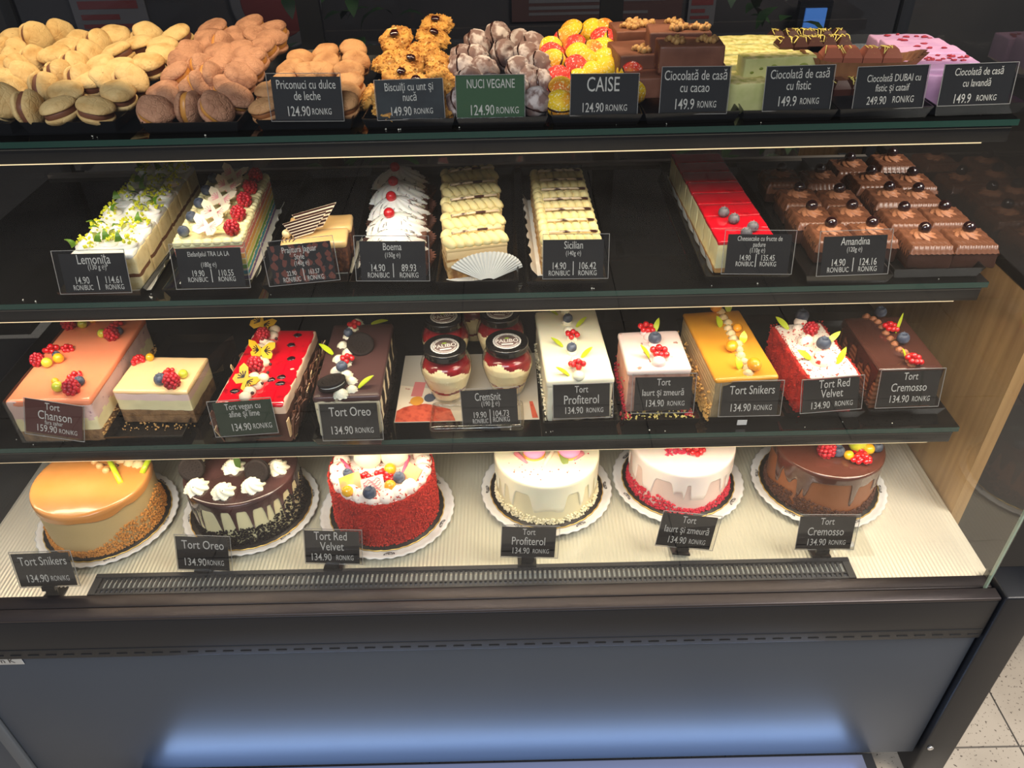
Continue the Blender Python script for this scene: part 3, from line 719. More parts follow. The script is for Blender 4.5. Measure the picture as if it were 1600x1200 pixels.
# sugared apricot shaped biscuits, yellow and red
APY = mat('sugared_yellow', (242, 196, 22), .6, n=[((228, 120, 30), 16, .50, .66), ((255, 236, 170), 380, .56, .62)], b=(420, .5), rnd=True)
APR = mat('sugared_red', (222, 52, 40), .6, n=[((240, 170, 40), 18, .56, .68), ((255, 206, 196), 380, .57, .63)], b=(420, .5), rnd=True)
def apricot(q):
    mats = ((APY, APR), (APY, APY), (APR, APY))[q]
    return (nut_half(.0225, 1, q * .3).mesh('half', mats[0]), nut_half(.0225, -1, q * .3 + 1).mesh('half', mats[1]), MB().lathe([(.001, -.0016), (.0212, -.0016), (.0212, .0016), (.001, .0016)], 24).mesh('filling', CHOC))
AM = [apricot(q) for q in range(3)]
pile('sugared_apricot_biscuit', 'yellow and red sugared biscuit', 'biscuit', 'behind black card', [
    (884, 66, 40, 40), (894, 52, -30, 40), (898, 76, -30, 40), (903, 88, 20, 40), (926, 50, -50, 30), (942, 63, 0, 45), (944, 50, 40, 30), (942, 80, 10, 45), (958, 66, 60, 20), (860, 78, -20, 30), (864, 100, -50, 30), (900, 108, 40, 45), (914, 98, 20, 45), (945, 97, -40, 40), (966, 95, 60, 30),
    (948, 110, -50, 40), (972, 110, 30, 40), (872, 124, -40, 30), (876, 142, 30, 40), (875, 163, 10, 35), (862, 88, 30, 30), (925, 84, 60, 30), (925, 118, 20, 40), (985, 112, 50, 30), (905, 130, 40, 40), (990, 140, 60, 30)], AM, 'sugared apricot biscuits', prof=prof_b, names=('half', 'half', 'filling'))

# ------------------------------------------------------------------ chocolate blocks, pistachio slabs, filled bars, lavender slabs
def block(kind, label, cat, u, v, y, w, d, h, rz, ms, group, tilt=0, bev=.003, nz=.0007, mfn=None):
    """(u, v) is the middle of the top front edge seen at depth y"""
    p = ony(u, v, y); T = thing(kind, label, cat, M=Matrix.Translation((p.x, p.y, p.z - h)) @ RZ(rz) @ RX(tilt), group=group)
    mb = MB(); mb.rbox(-w / 2, w / 2, 0, d, 0, h, bev, .008, 0, None, nz, 70, mfn, seed=u); part('slab', mb, ms, T)
    return T
KAK = mat('slab_milk_chocolate', (134, 86, 66), .42, n=[((112, 68, 50), 22, .4, .65)], b=(60, .2)); KAKS = mat('slab_cut_side', (112, 66, 46), .6, n=[((196, 150, 96), 55, .66, .72)], b=(140, .5))
def kmf(c, n_): return 1 if abs(n_.x) > .6 else 0
G = 'homemade chocolate blocks with walnuts'
for (lab, u, v, y, w, d, h, rz, nuts) in (
    ('brown chocolate block with two walnut halves, front top of its tray', 1083, 72, .375, .094, .055, .038, -2, ((-.022, .022, 20), (.024, .024, 60))),
    ('glossy brown chocolate block with two walnuts, upper back of the pile', 1064, 51, .43, .092, .06, .040, -4, ((.0, .018, -50), (.030, .020, 70))),
    ('chocolate block lying under the front walnut block behind the cacao card', 1085, 104, .375, .096, .065, .030, 0, ()),
    ('chocolate block under the upper back walnut block', 1060, 86, .45, .092, .07, .036, 2, ()),
    ('dark chocolate block with walnut pieces at back left of the walnut blocks', 1000, 48, .52, .075, .07, .05, 4, ((-.012, .02, 40), (.018, .03, -30), (.0, .045, 10))),
    ('chocolate block with chocolate drips between apricot biscuits and walnut blocks', 1000, 86, .42, .06, .09, .035, 6, ((.008, .02, 20),)),
    ('lowest chocolate block at the left front of the walnut block tray', 1012, 122, .372, .055, .10, .03, 3, ()),
    ('dark chocolate block with walnut at the very back of the walnut block tray', 1045, 42, .60, .07, .06, .05, 0, ((.012, .02, 30),))):
    T = block('chocolate_block', lab, 'chocolate block', u, v, y, w, d, h, rz, [KAK, KAKS], G, mfn=kmf)
    for (x, yy, a) in nuts: top(T, 'walnut', x, yy, h - .001, 1.1, a)
PIS = mat('pistachio_fudge', (212, 206, 140), .6, n=[((188, 188, 116), 30, .4, .65)], b=(150, .25)); PIST = mat('pistachio_crumb_top', (226, 208, 142), .8, n=[((180, 172, 92), 90, .42, .6), ((160, 110, 60), 130, .70, .74)], b=(260, .8)); NUTG = mat('green_pistachio', (132, 140, 52), .5)
def pmf(c, n_): return 1 if n_.z > .6 else 0
G = 'pistachio fudge slabs'
for (lab, u, v, y, w, d, h, rz) in (
    ('long pale green pistachio slab with nuts on its face lying across the front', 1222, 89, .402, .110, .034, .042, 6),
    ('pale green pistachio slab under the cross slab, left of its card', 1172, 130, .365, .060, .07, .045, 2),
    ('pale green pistachio slab under the cross slab, behind its card', 1240, 132, .366, .070, .07, .045, 2),
    ('crumb topped pistachio slab in second row behind the cross slab, left', 1150, 100, .43, .05, .05, .05, 2), ('crumb topped pistachio slab in second row behind the cross slab, right', 1195, 99, .432, .05, .05, .05, 2),
    ('crumb topped pistachio slab in third row, left', 1142, 83, .485, .05, .05, .05, 2), ('crumb topped pistachio slab in third row, middle', 1185, 81, .487, .05, .05, .05, 2), ('crumb topped pistachio slab in third row, right', 1222, 81, .487, .045, .05, .05, 2),
    ('crumb topped pistachio slab in back row, left', 1135, 68, .54, .05, .05, .05, 2), ('crumb topped pistachio slab in back row, middle', 1176, 66, .542, .05, .05, .05, 2), ('crumb topped pistachio slab in back row, right', 1210, 66, .542, .045, .05, .05, 2)):
    T = block('pistachio_slab', lab, 'fudge slab', u, v, y, w, d, h, rz, [PIS, PIST], G, mfn=pmf, nz=.0012)
    if 'cross' in lab and 'long' in lab:
        mb = MB()
        for (x, z, r) in ((-.043, .022, .0035), (-.029, .027, .0030), (-.010, .029, .0050), (.036, .027, .0080), (.015, .015, .002)): mb.ball((x, -.0002, z), r, .0015, r * .62, n=14, k=8, m=0)
        part('pistachio_nuts', mb, NUTG, T)
# filled bars: four faceted segments with pale streaks
DUB = mat('bar_chocolate', (156, 92, 72), .22, coat=.3); DUBD = mat('bar_chocolate_dark', (72, 42, 34), .28, coat=.3); STREAK = mat('pale_green_streak', (224, 206, 110), .4)
def dubai(label, u, v, y, n, rz, m, sw=.028, sd=.034, h=.020, lift=0):
    p = ony(u, v, y); T = thing('filled_chocolate_bar', label, 'chocolate bar', M=Matrix.Translation(p - Vector((0, 0, h))) @ RZ(rz), group='filled chocolate bars with green streaks')
    for k in range(n):
        x = (k - (n - 1) / 2) * sw; mb = MB(); a, b = sw / 2 - .0006, sd; c, d = sw / 2 - .007, sd - .007
        V = [(x - a, 0, 0), (x + a, 0, 0), (x + a, b, 0), (x - a, b, 0), (x - a, 0, h * .45), (x + a, 0, h * .45), (x + a, b, h * .45), (x - a, b, h * .45), (x - c, .007, h), (x + c, .007, h), (x + c, d, h), (x - c, d, h)]
        mb.add(V, [(3, 2, 1, 0), (0, 1, 5, 4), (1, 2, 6, 5), (2, 3, 7, 6), (3, 0, 4, 7), (4, 5, 9, 8), (5, 6, 10, 9), (6, 7, 11, 10), (7, 4, 8, 11), (8, 9, 10, 11)], 0, False); part('segment', mb, m, T)
    mb = MB(); rs = random.Random(int(u))
    for k in range(n * 4):
        x = (rs.random() - .5) * n * sw * .9; pts = [(x + rs.uniform(-.006, .006), .004 + i * sd / 3.6, h + .0006 if 0 < i < 3 else h * .72) for i in range(4)]; mb.tube(pts, .0007, 5)
    part('streaks', mb, STREAK, T); return T
dubai('streaked milk chocolate bar of four segments lying in a fluted paper case', 1352, 78, .408, 4, -5, DUB, .0287, .035, .021)
dubai('streaked dark chocolate bar below the paper case beside the pistachio card', 1320, 128, .372, 3, 4, DUBD)
dubai('streaked dark bar in back row behind pistachio slabs, left', 1255, 62, .50, 3, 0, DUBD, .024); dubai('streaked dark bar in back row behind the paper case', 1300, 60, .50, 3, 0, DUBD, .024)
dubai('topmost streaked dark bar at the very back, left', 1242, 50, .58, 3, 0, DUBD, .024); dubai('topmost streaked dark bar at the very back, right', 1296, 50, .58, 3, 0, DUBD, .024)
dubai('streaked dark bar under the paper case behind its card', 1385, 130, .374, 3, 0, DUBD, .026)
PAPB = mat('brown_paper_case', (158, 106, 68), .75, n=[((130, 82, 52), 20, .4, .6)])
p = ony(1350, 112, .396); T = thing('paper_case', 'brown fluted paper case holding the four segment chocolate bar', 'paper case', M=Matrix.Translation(p - Vector((0, 0, .012))) @ RZ(-5))
mb = MB()
def cup(u, v):
    a = 2 * pi * u; e = abs(cos(a)) ** 6; fl = (1 + .05 * sin(70 * pi * u) * (.3 + .7 * e) * v)
    X_ = (.064 + .018 * v * (.4 + e)) * (abs(cos(a)) ** .6 * (1 if cos(a) > 0 else -1)); Y_ = (.020 + .008 * v) * (abs(sin(a)) ** .6 * (1 if sin(a) > 0 else -1))
    return Vector((X_ * fl, .022 + Y_ * fl, .030 * v * (.85 + .35 * e)))
mb.grid(cup, 210, 6, 0, True); mb.grid(lambda u, v: cup(u, v) * 1.0 + Vector((0, 0, .0004)), 210, 6, 0, True, flip=True); mb.box(-.05, .05, .006, .038, 0, .001); part('fluted_paper', mb, PAPB, T)
LAV = mat('lavender_fudge', (196, 152, 184), .5, n=[((178, 132, 170), 20, .4, .62)], b=(70, .35)); LAVB = mat('lavender_crumb_base', (222, 196, 168), .8, n=[((190, 150, 150), 90, .45, .6)], b=(220, .8)); PETAL = mat('dried_red_petal', (150, 34, 50), .7)
G = 'lavender fudge slabs with red petals'
for (lab, u, v, y, w, d, h, rz, npt) in (
    ('lilac lavender slab at the front behind its card, red petals', 1480, 108, .375, .092, .05, .03, -4, 0), ('lilac lavender slab in second row, red petals on top', 1482, 98, .41, .096, .05, .045, -3, 16), ('lilac lavender slab in third row', 1462, 83, .465, .098, .05, .05, -2, 3),
    ('lilac lavender slab in fourth row from the front', 1440, 72, .52, .098, .05, .05, -2, 3), ('lilac lavender slab at the back, dark petals', 1420, 64, .575, .10, .05, .05, -2, 9), ('lowest lilac slab on crumb base left of the lavender card', 1455, 118, .372, .06, .07, .055, -4, 0)):
    T = block('lavender_slab', lab, 'fudge slab', u, v, y, w, d, h, rz, [LAV, LAVB], G, mfn=lambda c, n_: 1 if (c.z < .014 and abs(n_.z) < .7) else 0, nz=.0012)
    if npt:
        mb = MB(); rs = random.Random(u)
        for k in range(npt):
            x, y_ = rs.uniform(-.032, .040), rs.uniform(.006, d - .008); mb.ball((x, y_, h + .001), rs.uniform(.003, .006), rs.uniform(.002, .004), .0016, n=9, k=6, nz=.7)
        part('petals', mb, PETAL, T)

Lt = .42
for lab, fl, fr in (('black tray at far left under almond macarons', (-135, 194), (18, 193)), ('black tray under almond macarons, second from left', (26, 192), (183, 190)), ('black tray under cocoa macarons', (216, 193), (374, 190)), ('black tray under caramel macarons', (399, 188), (550, 186)),
                    ('black tray under oat biscuits', (565, 186), (710, 185)), ('black tray under dusted nut biscuits', (713, 185), (856, 182)), ('black tray under yellow and red apricot biscuits', (861, 180), (1004, 178)), ('black tray under walnut chocolate blocks', (1008, 178), (1158, 173)),
                    ('black tray under pistachio slabs', (1161, 173), (1310, 171)), ('black tray under streaked chocolate bars', (1313, 171), (1460, 166)), ('black tray under lavender slabs', (1463, 165), (1606, 160))):
    tray(lab, S1, fl, fr, Lt)
yc = .333
price_card('black card before the caramel macarons', (431, 187.5), (537.5, 187), (427.5, 120), yc, L2('Priconuci cu dulce', 'de leche', '124.90'), sleeve=(.006, .001, .002, .005))
price_card('slate card tilted before the oat biscuits', (591, 187.5), (695, 184), (585, 126), yc, L2('Biscuiţi cu unt şi', 'nucă', '149.90'), 'slate', sleeve=(.001, .001, .001, .001))
price_card('green card before the dusted nut biscuits', (714.5, 185.5), (819.5, 184), (714.5, 118), yc, [('NUCI VEGANE', .51, .19, .17, .70), ('124.90', .38, .80, .20, .38), (RK, .75, .81, .13, .33)], 'green', sleeve=(.001, .001, .001, .001))
price_card('black card before the yellow and red biscuits', (891, 180), (994.5, 179), (891, 116), yc, [('CAISE', .48, .24, .29, .5), ('124.90', .34, .81, .19, .38), (RK, .69, .82, .13, .32)], sleeve=(.001, .001, .001, .001))
price_card('black card leaning before the walnut chocolate blocks', (1030, 177.7), (1134, 176.6), (1036.5, 105), yc, L2('Ciocolată de casă', 'cu cacao', '149.9', .37), sleeve=(.001, .001, .001, .001))
price_card('black card before the pistachio slabs', (1191, 173), (1295, 170), (1196, 104.6), yc, L2('Ciocolată de casă', 'cu fistic', '149.9', .36), sleeve=(.001, .001, .001, .001))
price_card('black card before the streaked chocolate bars', (1331, 171), (1440, 167), (1331, 105.7), yc, [('Ciocolată DUBAI cu', .53, .27, .14, .78), ('fistic şi cataif', .53, .50, .14, .52), ('249.90', .33, .80, .16, .32), (RK, .71, .79, .13, .30)], sleeve=(.001, .001, .001, .001))
price_card('black card before the lavender slabs', (1464, 165), (1574, 161), (1467, 101.7), yc, [('Ciocolată de casă', .5, .18, .15, .86), ('cu lavandă', .5, .46, .15, .56), ('149.9', .34, .84, .19, .32), (RK, .68, .84, .12, .30)], sleeve=(.001, .003, .001, .001))
# ================================================================== ROW 2: trays of pastry slices
S2 = 1.0025; TB = S2 + .004
def slices(fl, fr, rl, rr, ztop, n):
    """row of n slices: front corners and rear corners of the row's top in the photograph"""
    a, b, c, d = onz(*fl, ztop), onz(*fr, ztop), onz(*rr, ztop), onz(*rl, ztop)
    f, r = (a + b) / 2, (c + d) / 2; w = (b - a).length; L_ = (r - f).length / n
    yv = (r - f).normalized(); rot = math.atan2(-yv.x, yv.y)
    return [(f + (r - f) * (i / n), L_, w, rot) for i in range(n)]
SP = ['front', 'second', 'third', 'fourth', 'fifth', 'sixth', 'seventh', 'eighth', 'ninth']
def wh(i, n): return ('front slice' if i == 0 else 'rearmost slice' if i == n - 1 else SP[i] + ' slice back')
DOILY = mat('white_doily', (232, 226, 210), .7)
def doily(label, o, rot, w, L_, side=1, z=TB):
    """flat paper with a scalloped upturned edge"""
    T = thing('paper_liner', label, 'paper liner', M=TR(o.x, o.y, z) @ Matrix.Rotation(rot, 4, 'Z'), group='paper liners')
    mb = MB(); mb.box(-w / 2, w / 2, 0, L_, -.0005, .0003)
    n = int(L_ / .004)
    for sd in ((-1, 1) if side == 0 else (side,)):
        mb.grid(lambda u, v: Vector((sd * (w / 2 + .009 * v + .002 * v * sin(u * n * .7)), u * L_, .0003 + (.014 * v) * (.75 + .3 * abs(sin(u * L_ / .028 * pi))))), n, 4)
    part('paper', mb, DOILY, T)

# lemon slices: two sponge layers, meringue top, lime pieces and zest
LEM = mat('lemon_cream', (240, 222, 170), .6, n=[((222, 196, 132), 60, .5, .7)], b=(120, .5)); LEMB = mat('brown_sponge_line', (120, 76, 48), .85, b=(300, .8))
rows = slices((106, 398), (206, 396), (222, 258), (304, 258), 1.072, 6)
for i, (p, L_, w, rot) in enumerate(rows):
    h = 1.072 - TB
    T = thing('lemon_slice', f'white topped lemon slice with lime and zest, {wh(i, 6)} of its row', 'cake slice', M=TR(p.x, p.y, TB) @ Matrix.Rotation(rot, 4, 'Z'), group='lemon slices')
    mb = MB(); mb.rbox(-w / 2, w / 2, .0008, L_ - .0008, .0005, h - .008, .003, .006, 0, None, .0016, 90, lambda c, n_: 1 if h * .34 < c.z + .003 * noise.noise(Vector((c.y * 200, c.x * 200, 1))) < h * .42 else 0, seed=i); part('sponge', mb, [LEM, LEMB], T)
    mb = MB(); mb.rbox(-w / 2 - .001, w / 2 - .001, -.001, L_, h - .013, h - .002, .005, .006, 0, None, .0022, 60, seed=i * 3 + 1); part('cream_top', mb, WCREAM, T)
    for k, x in enumerate((-w * .33, 0, w * .33)):
        top(T, 'dollop', x, L_ * (.5 + .14 * ((k + i) % 2)), h - .004, (1.05, 1.05, .85), rz=k * 60, m=WCREAM)
    mb = MB()
    for k in range(6):
        M = TR(random.uniform(-w * .4, w * .4), random.uniform(.006, L_ - .012), h + .010) @ RZ(random.random() * 360) @ RX(random.uniform(20, 60))
        mb.grid(lambda u, v: Vector(((u - .5) * .012 * (1.1 - v), v * .017, .004 * sin(pi * v))), 4, 6, 0, M=M); mb.grid(lambda u, v: Vector(((u - .5) * .012 * (1.1 - v), v * .017, .004 * sin(pi * v) - .0008)), 4, 6, 1, M=M, flip=True)
    part('lime_pieces', mb, [LIME, mat('lime_flesh', (196, 204, 96), .4)], T)
    mb = MB()
    for k in range(95):
        g = random.choice((-.35, .1, .36)); x, y = w * g + random.gauss(0, .007), L_ * .55 + random.gauss(0, .012); mb.bit((max(-w / 2, min(w / 2, x)), max(0, min(L_, y)), h + .004 + max(0, .008 - abs(x - w * g) * .6) + random.random() * .002), random.uniform(.0014, .0036))
    part('zest', mb, ZEST, T, stuff=True)
p, L_, w, rot = rows[0]; doily('white scalloped paper under the lemon slices', p, rot, w + .018, L_ * 6, 1)

# rainbow slices
RB_ = [mat('rainbow_purple', (128, 100, 150), .8, b=(260, .5)), mat('rainbow_blue', (72, 158, 178), .8, b=(260, .5)), mat('rainbow_green', (126, 178, 66), .8, b=(260, .5)), mat('rainbow_yellow', (240, 214, 110), .8, b=(260, .5)), mat('rainbow_orange', (238, 170, 84), .8, b=(260, .5)), mat('rainbow_pink', (232, 132, 112), .8, b=(260, .5)), mat('layer_cream', (246, 232, 196), .6)]
def rbf(h):
    def f(c, n_):
        t = c.z / (h * .93) * 6; k = int(t); return 6 if (t - k) > .78 and k < 6 else min(5, max(0, k))
    return f
BUTTERC = mat('butter_cream', (246, 234, 178), .5, sss=.1, b=(120, .1))
rows = slices((270, 380), (376, 378), (335, 276), (414, 274), 1.075, 5)
for i, (p, L_, w, rot) in enumerate(rows):
    h = 1.075 - TB
    T = thing('rainbow_slice', f'rainbow layered slice with raspberry, blueberry and wafer butterfly, {wh(i, 5)} of row', 'cake slice', M=TR(p.x, p.y, TB) @ Matrix.Rotation(rot, 4, 'Z'), group='rainbow slices')
    mb = MB(); mb.rbox(-w / 2, w / 2, .0006, L_ - .0006, .0005, h - .006, .0015, .0016 if i == 0 else .0020, 0, None, .0006, 120, rbf(h - .006), seed=i); part('layers', mb, RB_, T)
    mb = MB(); mb.rbox(-w / 2 - .001, w / 2 + .001, -.001, L_ - .0002, h - .009, h - .001, .004, .006, 0, None, .0012, 70, seed=i + 5)
    for k in range(7):
        for yy in (.004, L_ - .006): mb.ball((-w / 2 + w * (k + .5) / 7, yy, h - .001), .0085, .0075, .0055, n=12, k=7)
    for yy in (.3, .55, .8):
        for x in (-w / 2 + .004, w / 2 - .004): mb.ball((x, L_ * yy, h - .001), .006, .008, .005, n=10, k=6)
    part('piped_cream', mb, BUTTERC, T)
    top(T, 'blueberry', -w * .36, L_ * .5, h + .001, 1.05, ry=-12); top(T, 'raspberry', w * .34, L_ * .45, h + .001, 1.12, rz=40 * i)
    top(T, 'pink_butterfly', -w * .02, L_ * .5, h + .010, 1.3, rz=-14, rx=26, ry=8)
p, L_, w, rot = rows[0]; doily('white paper under the rainbow slices', p, rot, w + .014, L_ * 5, 1)

# caramel slices with striped chocolate plates
CARG = mat('caramel_glaze', (236, 194, 128), .22, coat=.5, sss=.15); CHOCS = mat('chocolate_crumb_side', (84, 48, 34), .85, n=[((130, 76, 46), 90, .5, .66)], b=(240, .9))
rows = slices((437, 379), (540, 379), (452, 336), (546, 334), 1.064, 2)
for i, (p, L_, w, rot) in enumerate(rows):
    h = 1.064 - TB
    T = thing('caramel_slice', 'caramel glazed slice, ' + ('front one with striped chocolate plates' if i == 0 else 'rear one behind the striped plates'), 'cake slice', M=TR(p.x + .004 * i, p.y, TB) @ Matrix.Rotation(rot, 4, 'Z'), group='caramel slices')
    mb = MB(); mb.rbox(-w / 2 + .002, w / 2 - .002, .001, L_ - .001, .0005, h - .010, .003, .005, 0, None, .0014, 110, seed=i); part('crumb_side', mb, CHOCS, T)
    mb = MB(); mb.rbox(-w / 2, w / 2, -.001, L_, h - .014, h, .006, .006, 0, None, .0008, 40, seed=i + 2); part('glaze', mb, CARG, T)
    if i == 0:
        for (x, y, z, r, hh, ww) in ((-.012, .022, .001, 14, .040, .052), (.002, .036, .004, 10, .046, .052)):
            mb = MB(); M = TR(x, y, h + z) @ RZ(r) @ RX(-14); P = [(-ww * .35, 0), (ww * .22, .004), (ww * .75, hh * .86), (-ww * .62, hh * .62)]
            mb.prism(P, 0, .0022, 0, M @ RX(90))
            for k in range(6):
                f = (k + .4) / 6; xa, za = -ww * (.35 + .27 * f), hh * .62 * f; xb, zb = ww * (.22 + .53 * f), .004 + (hh * .86 - .004) * f
                mb.add([(xa, -.0024, za), (xb, -.0024, zb), (xb + ww * .03, -.0024, zb + hh * .07), (xa - ww * .02, -.0024, za + hh * .07)], [(0, 1, 2, 3)], 1, False, M)
            part('striped_plate', mb, [IVORY, CHOC], T)
        top(T, 'nut', -w * .40, L_ * .42, h, 1.1, m=mat('ivory_ball', (246, 222, 166), .4)); top(T, 'nut', -w * .30, L_ * .95, h, 1.1, m=MATS['ivory_ball'])
        mb = MB()
        for k in range(4): mb.tube([(-w * .46 + k * .006 + .0015 * sin(j * 2.0 + k), .001 + j * L_ / 8, h + .0006 if j else h - .012) for j in range(8)], .0008, 5)
        part('chocolate_drizzle', mb, CHOC, T)
p, L_, w, rot = rows[0]; doily('white paper under the two caramel slices', p, rot, w + .012, L_ * 2 + .01, 1)

# cream topped chocolate slices with a red cherry
BOEB = mat('chocolate_sponge', (106, 66, 50), .7, b=(200, .5), n=[((78, 46, 36), 40, .45, .65)]); PAPC = mat('cocoa_paper_cup', (140, 92, 74), .75)
rows = slices((570, 380), (662, 380), (588, 254), (670, 254), 1.070, 5)
for i, (p, L_, w, rot) in enumerate(rows):
    h = 1.066 - TB
    T = thing('cream_slice', f'white cream topped chocolate slice with red cherry, {wh(i, 5)} of its row', 'cake slice', M=TR(p.x, p.y, TB) @ Matrix.Rotation(rot, 4, 'Z'), group='cream slices with cherry')
    mb = MB(); mb.rbox(-w / 2 + .006, w / 2, .004, L_ - .004, .0005, h - .022, .005, .006, 0, None, .002, 70, seed=i); part('chocolate_base', mb, BOEB, T)
    mb = MB(); n = 90
    mb.grid(lambda u, v: Vector(((w / 2 + .004 + .010 * v) * cos(2 * pi * u) * (1 + .05 * v * sin(u * 60 * pi)), L_ / 2 + (L_ / 2 + .003 + .006 * v) * sin(2 * pi * u) * (1 + .05 * v * sin(u * 60 * pi)), .0005 + .022 * v)), n, 4, 0, True)
    part('paper_cup', mb, PAPC, T)
    mb = MB()
    def sw(u, v, i=i):
        a = 2 * pi * u; rr = (1 - v) ** .55 if v < 1 else 0; g = 1 + .13 * cos(13 * (a + .9 * v)) * (1 - v * .6) + .05 * sin(3 * a + i)
        return Vector((-.004 + w * .53 * rr * g * cos(a), L_ * .5 + L_ * .70 * rr * g * sin(a), h - .026 + .034 * v ** .75))
    mb.grid(sw, 110, 12, 0, True); part('cream_swirl', mb, WCREAM, T)
    mb = MB()
    for k in range(34):
        u, v = random.random(), random.uniform(.05, .7); q = sw(u, v); q2 = sw(u + random.uniform(-.03, .03), min(.95, v + .12)); mb.tube([q + Vector((0, 0, .0008)), (q + q2) / 2 + Vector((0, 0, .0018)), q2 + Vector((0, 0, .0008))], .00045, 4)
    part('chocolate_shavings', mb, CHOC, T, stuff=True)
    if i: top(T, 'cocktail_cherry', -.012, L_ * .42, h + .002, 1.05)

# puff pastry slices with two piped ropes and a marbled stick
PUFF = mat('puff_pastry', (206, 158, 92), .75, n=[((150, 98, 50), 70, .45, .65), ((236, 200, 140), 40, .55, .7)], b=(200, .9)); PCRM = mat('custard_layer', (240, 206, 148), .5); PIPE = mat('pale_butter_piping', (244, 224, 158), .5, sss=.1)
STICK = mat('marbled_stick', (238, 212, 176), .35, n=[((70, 36, 30), 55, .52, .60)])
def puff(label, p, L_, w, rot, h, group, i, yaw=0, cup=False):
    T = thing('puff_pastry_slice', label, 'cake slice', M=TR(p.x, p.y, TB) @ Matrix.Rotation(rot + radians(yaw), 4, 'Z'), group=group)
    mb = MB(); mb.rbox(-w / 2, w / 2, .002, L_ * .86, .0005, h - .010, .002, .004, 0, None, .0016, 110, lambda c, n_: 1 if h * .56 < c.z else (0 if c.z < h * .40 or c.z > h * .5 else 1), seed=i); part('pastry', mb, [PUFF, PCRM], T)
    mb = MB(); mb.rbox(-w / 2 - .0005, w / 2 + .0005, .001, L_ * .88, h - .012, h - .006, .002, .01, 0, None, .0004, 60); part('fondant', mb, mat('pale_fondant', (232, 200, 140), .4), T)
    n = 7
    for sgn, yy in ((1, L_ * .22), (-1, L_ * .66)):
        mb = MB()
        for k in range(n):
            x = -w / 2 + w * (k + .5) / n; mb.ball((0, 0, 0), w / n * .64, L_ * .25, .0088, n=12, k=8, M=TR(x, yy, h - .001) @ RZ(24 * sgn) @ RX(10 * sgn), nz=.12, nf=30 * k)
        part('piped_rope', mb, PIPE, T)
    mb = MB(); mb.tube([(-w * .36, L_ * .44, h + .008), (0, L_ * .44, h + .009), (w * .46, L_ * .44, h + .008)], .0022, 8); part('chocolate_stick', mb, STICK, T)
    if cup:
        mb = MB(); mb.grid(lambda u, v: Vector((w * .10 + (.012 + .060 * v) * cos(.15 + u * 2.5) * .86, -.017 + .012 * v + .0012 * sin(u * 44 * pi) * v, .001 + (.004 + .040 * v) * sin(.15 + u * 2.5) ** .8)), 130, 6); part('paper_fan', mb, DOILY, T)
    return T
rows = slices((695, 384), (795, 372), (694, 258), (776, 258), 1.068, 5)
for i, (p, L_, w, rot) in enumerate(rows): puff(f'puff pastry slice turned slightly with piped cream ropes, {wh(i, 5)}, left tray', p, L_, w - .004, rot, 1.066 - TB, 'puff pastry slices in the left tray', i, 9, i == 0)
p = onz(742, 432, TB); T = thing('paper_fan', 'pleated paper cup half lying before the turned puff pastry slices', 'paper cup', M=TR(p.x, p.y - .006, TB + .0003) @ RZ(12))
mb = MB(); mb.grid(lambda u, v: Vector(((.010 + .046 * v) * cos(.1 + u * 2.6) * .9, -.022 * (0) + .0 - .0, 0)) + Vector((0, (.004 + .024 * v) * -sin(.1 + u * 2.6) + .018, .0006 + .0012 * abs(sin(u * 40 * pi)) * v)), 160, 5); part('pleats', mb, DOILY, T)
rows = slices((846, 376), (940, 376), (828, 263), (908, 265), 1.066, 7)
for i, (p, L_, w, rot) in enumerate(rows): puff(f'straight puff pastry slice with cream ropes and marbled stick, {wh(i, 7)}, right tray', p, L_, w, rot, 1.064 - TB, 'puff pastry slices in the right tray', i, 0)
p, L_, w, rot = rows[0]; doily('white paper along the left of the straight puff pastry slices', p, rot, w + .012, L_ * 7, -1)

# red jelly cheesecake slices
JEL = mat('red_jelly', (222, 6, 34), .08, coat=1, spec=.6, n=[((150, 4, 24), 45, .55, .7)], b=(70, .12)); CHEE = mat('cheesecake', (244, 228, 172), .6, n=[((232, 208, 142), 30, .45, .7)], b=(90, .4)); BISC = mat('biscuit_base', (206, 150, 84), .85, b=(260, .8))
rows = slices((1124, 379), (1214, 374), (1046, 240), (1126, 238), 1.062, 8)
for i, (p, L_, w, rot) in enumerate(rows):
    h = 1.062 - TB
    T = thing('cheesecake_slice', f'cheesecake slice with glossy red jelly top, {wh(i, 8)} of its row', 'cake slice', M=TR(p.x, p.y, TB) @ Matrix.Rotation(rot, 4, 'Z'), group='red cheesecake slices')
    mb = MB(); mb.rbox(-w / 2, w / 2, .0005, L_ - .0005, .0005, h - .004, .0016, .006, 0, None, .0010, 80, lambda c, n_: 1 if c.z < .008 else 0, seed=i); part('cheese_layer', mb, [CHEE, BISC], T)
    mb = MB(); mb.rbox(-w / 2 - .0006, w / 2 + .0006, .0002, L_ - .0002, h - .007, h, .0022, .006, 0, None, .0008, 45, seed=i + 3); part('jelly', mb, JEL, T)
    if i < 2:
        for (x, y) in (((.000, .30), (.016, .75)), ((-.006, .40), (-.016, .95)))[i]: top(T, 'blueberry', x, L_ * y, h - .001, 1.05, m=mat('frosted_blueberry', (112, 108, 110), .55, n=[((60, 54, 60), 90, .45, .6)]))
    mb = MB(); mb.grid(lambda u, v: Vector((-w / 2 - .002 - .007 * sin(pi * u) * (.4 + v * .6), L_ * u, .001 + .020 * v * (sin(pi * u) ** .6))), 11, 5); part('paper_cup', mb, DOILY, T)

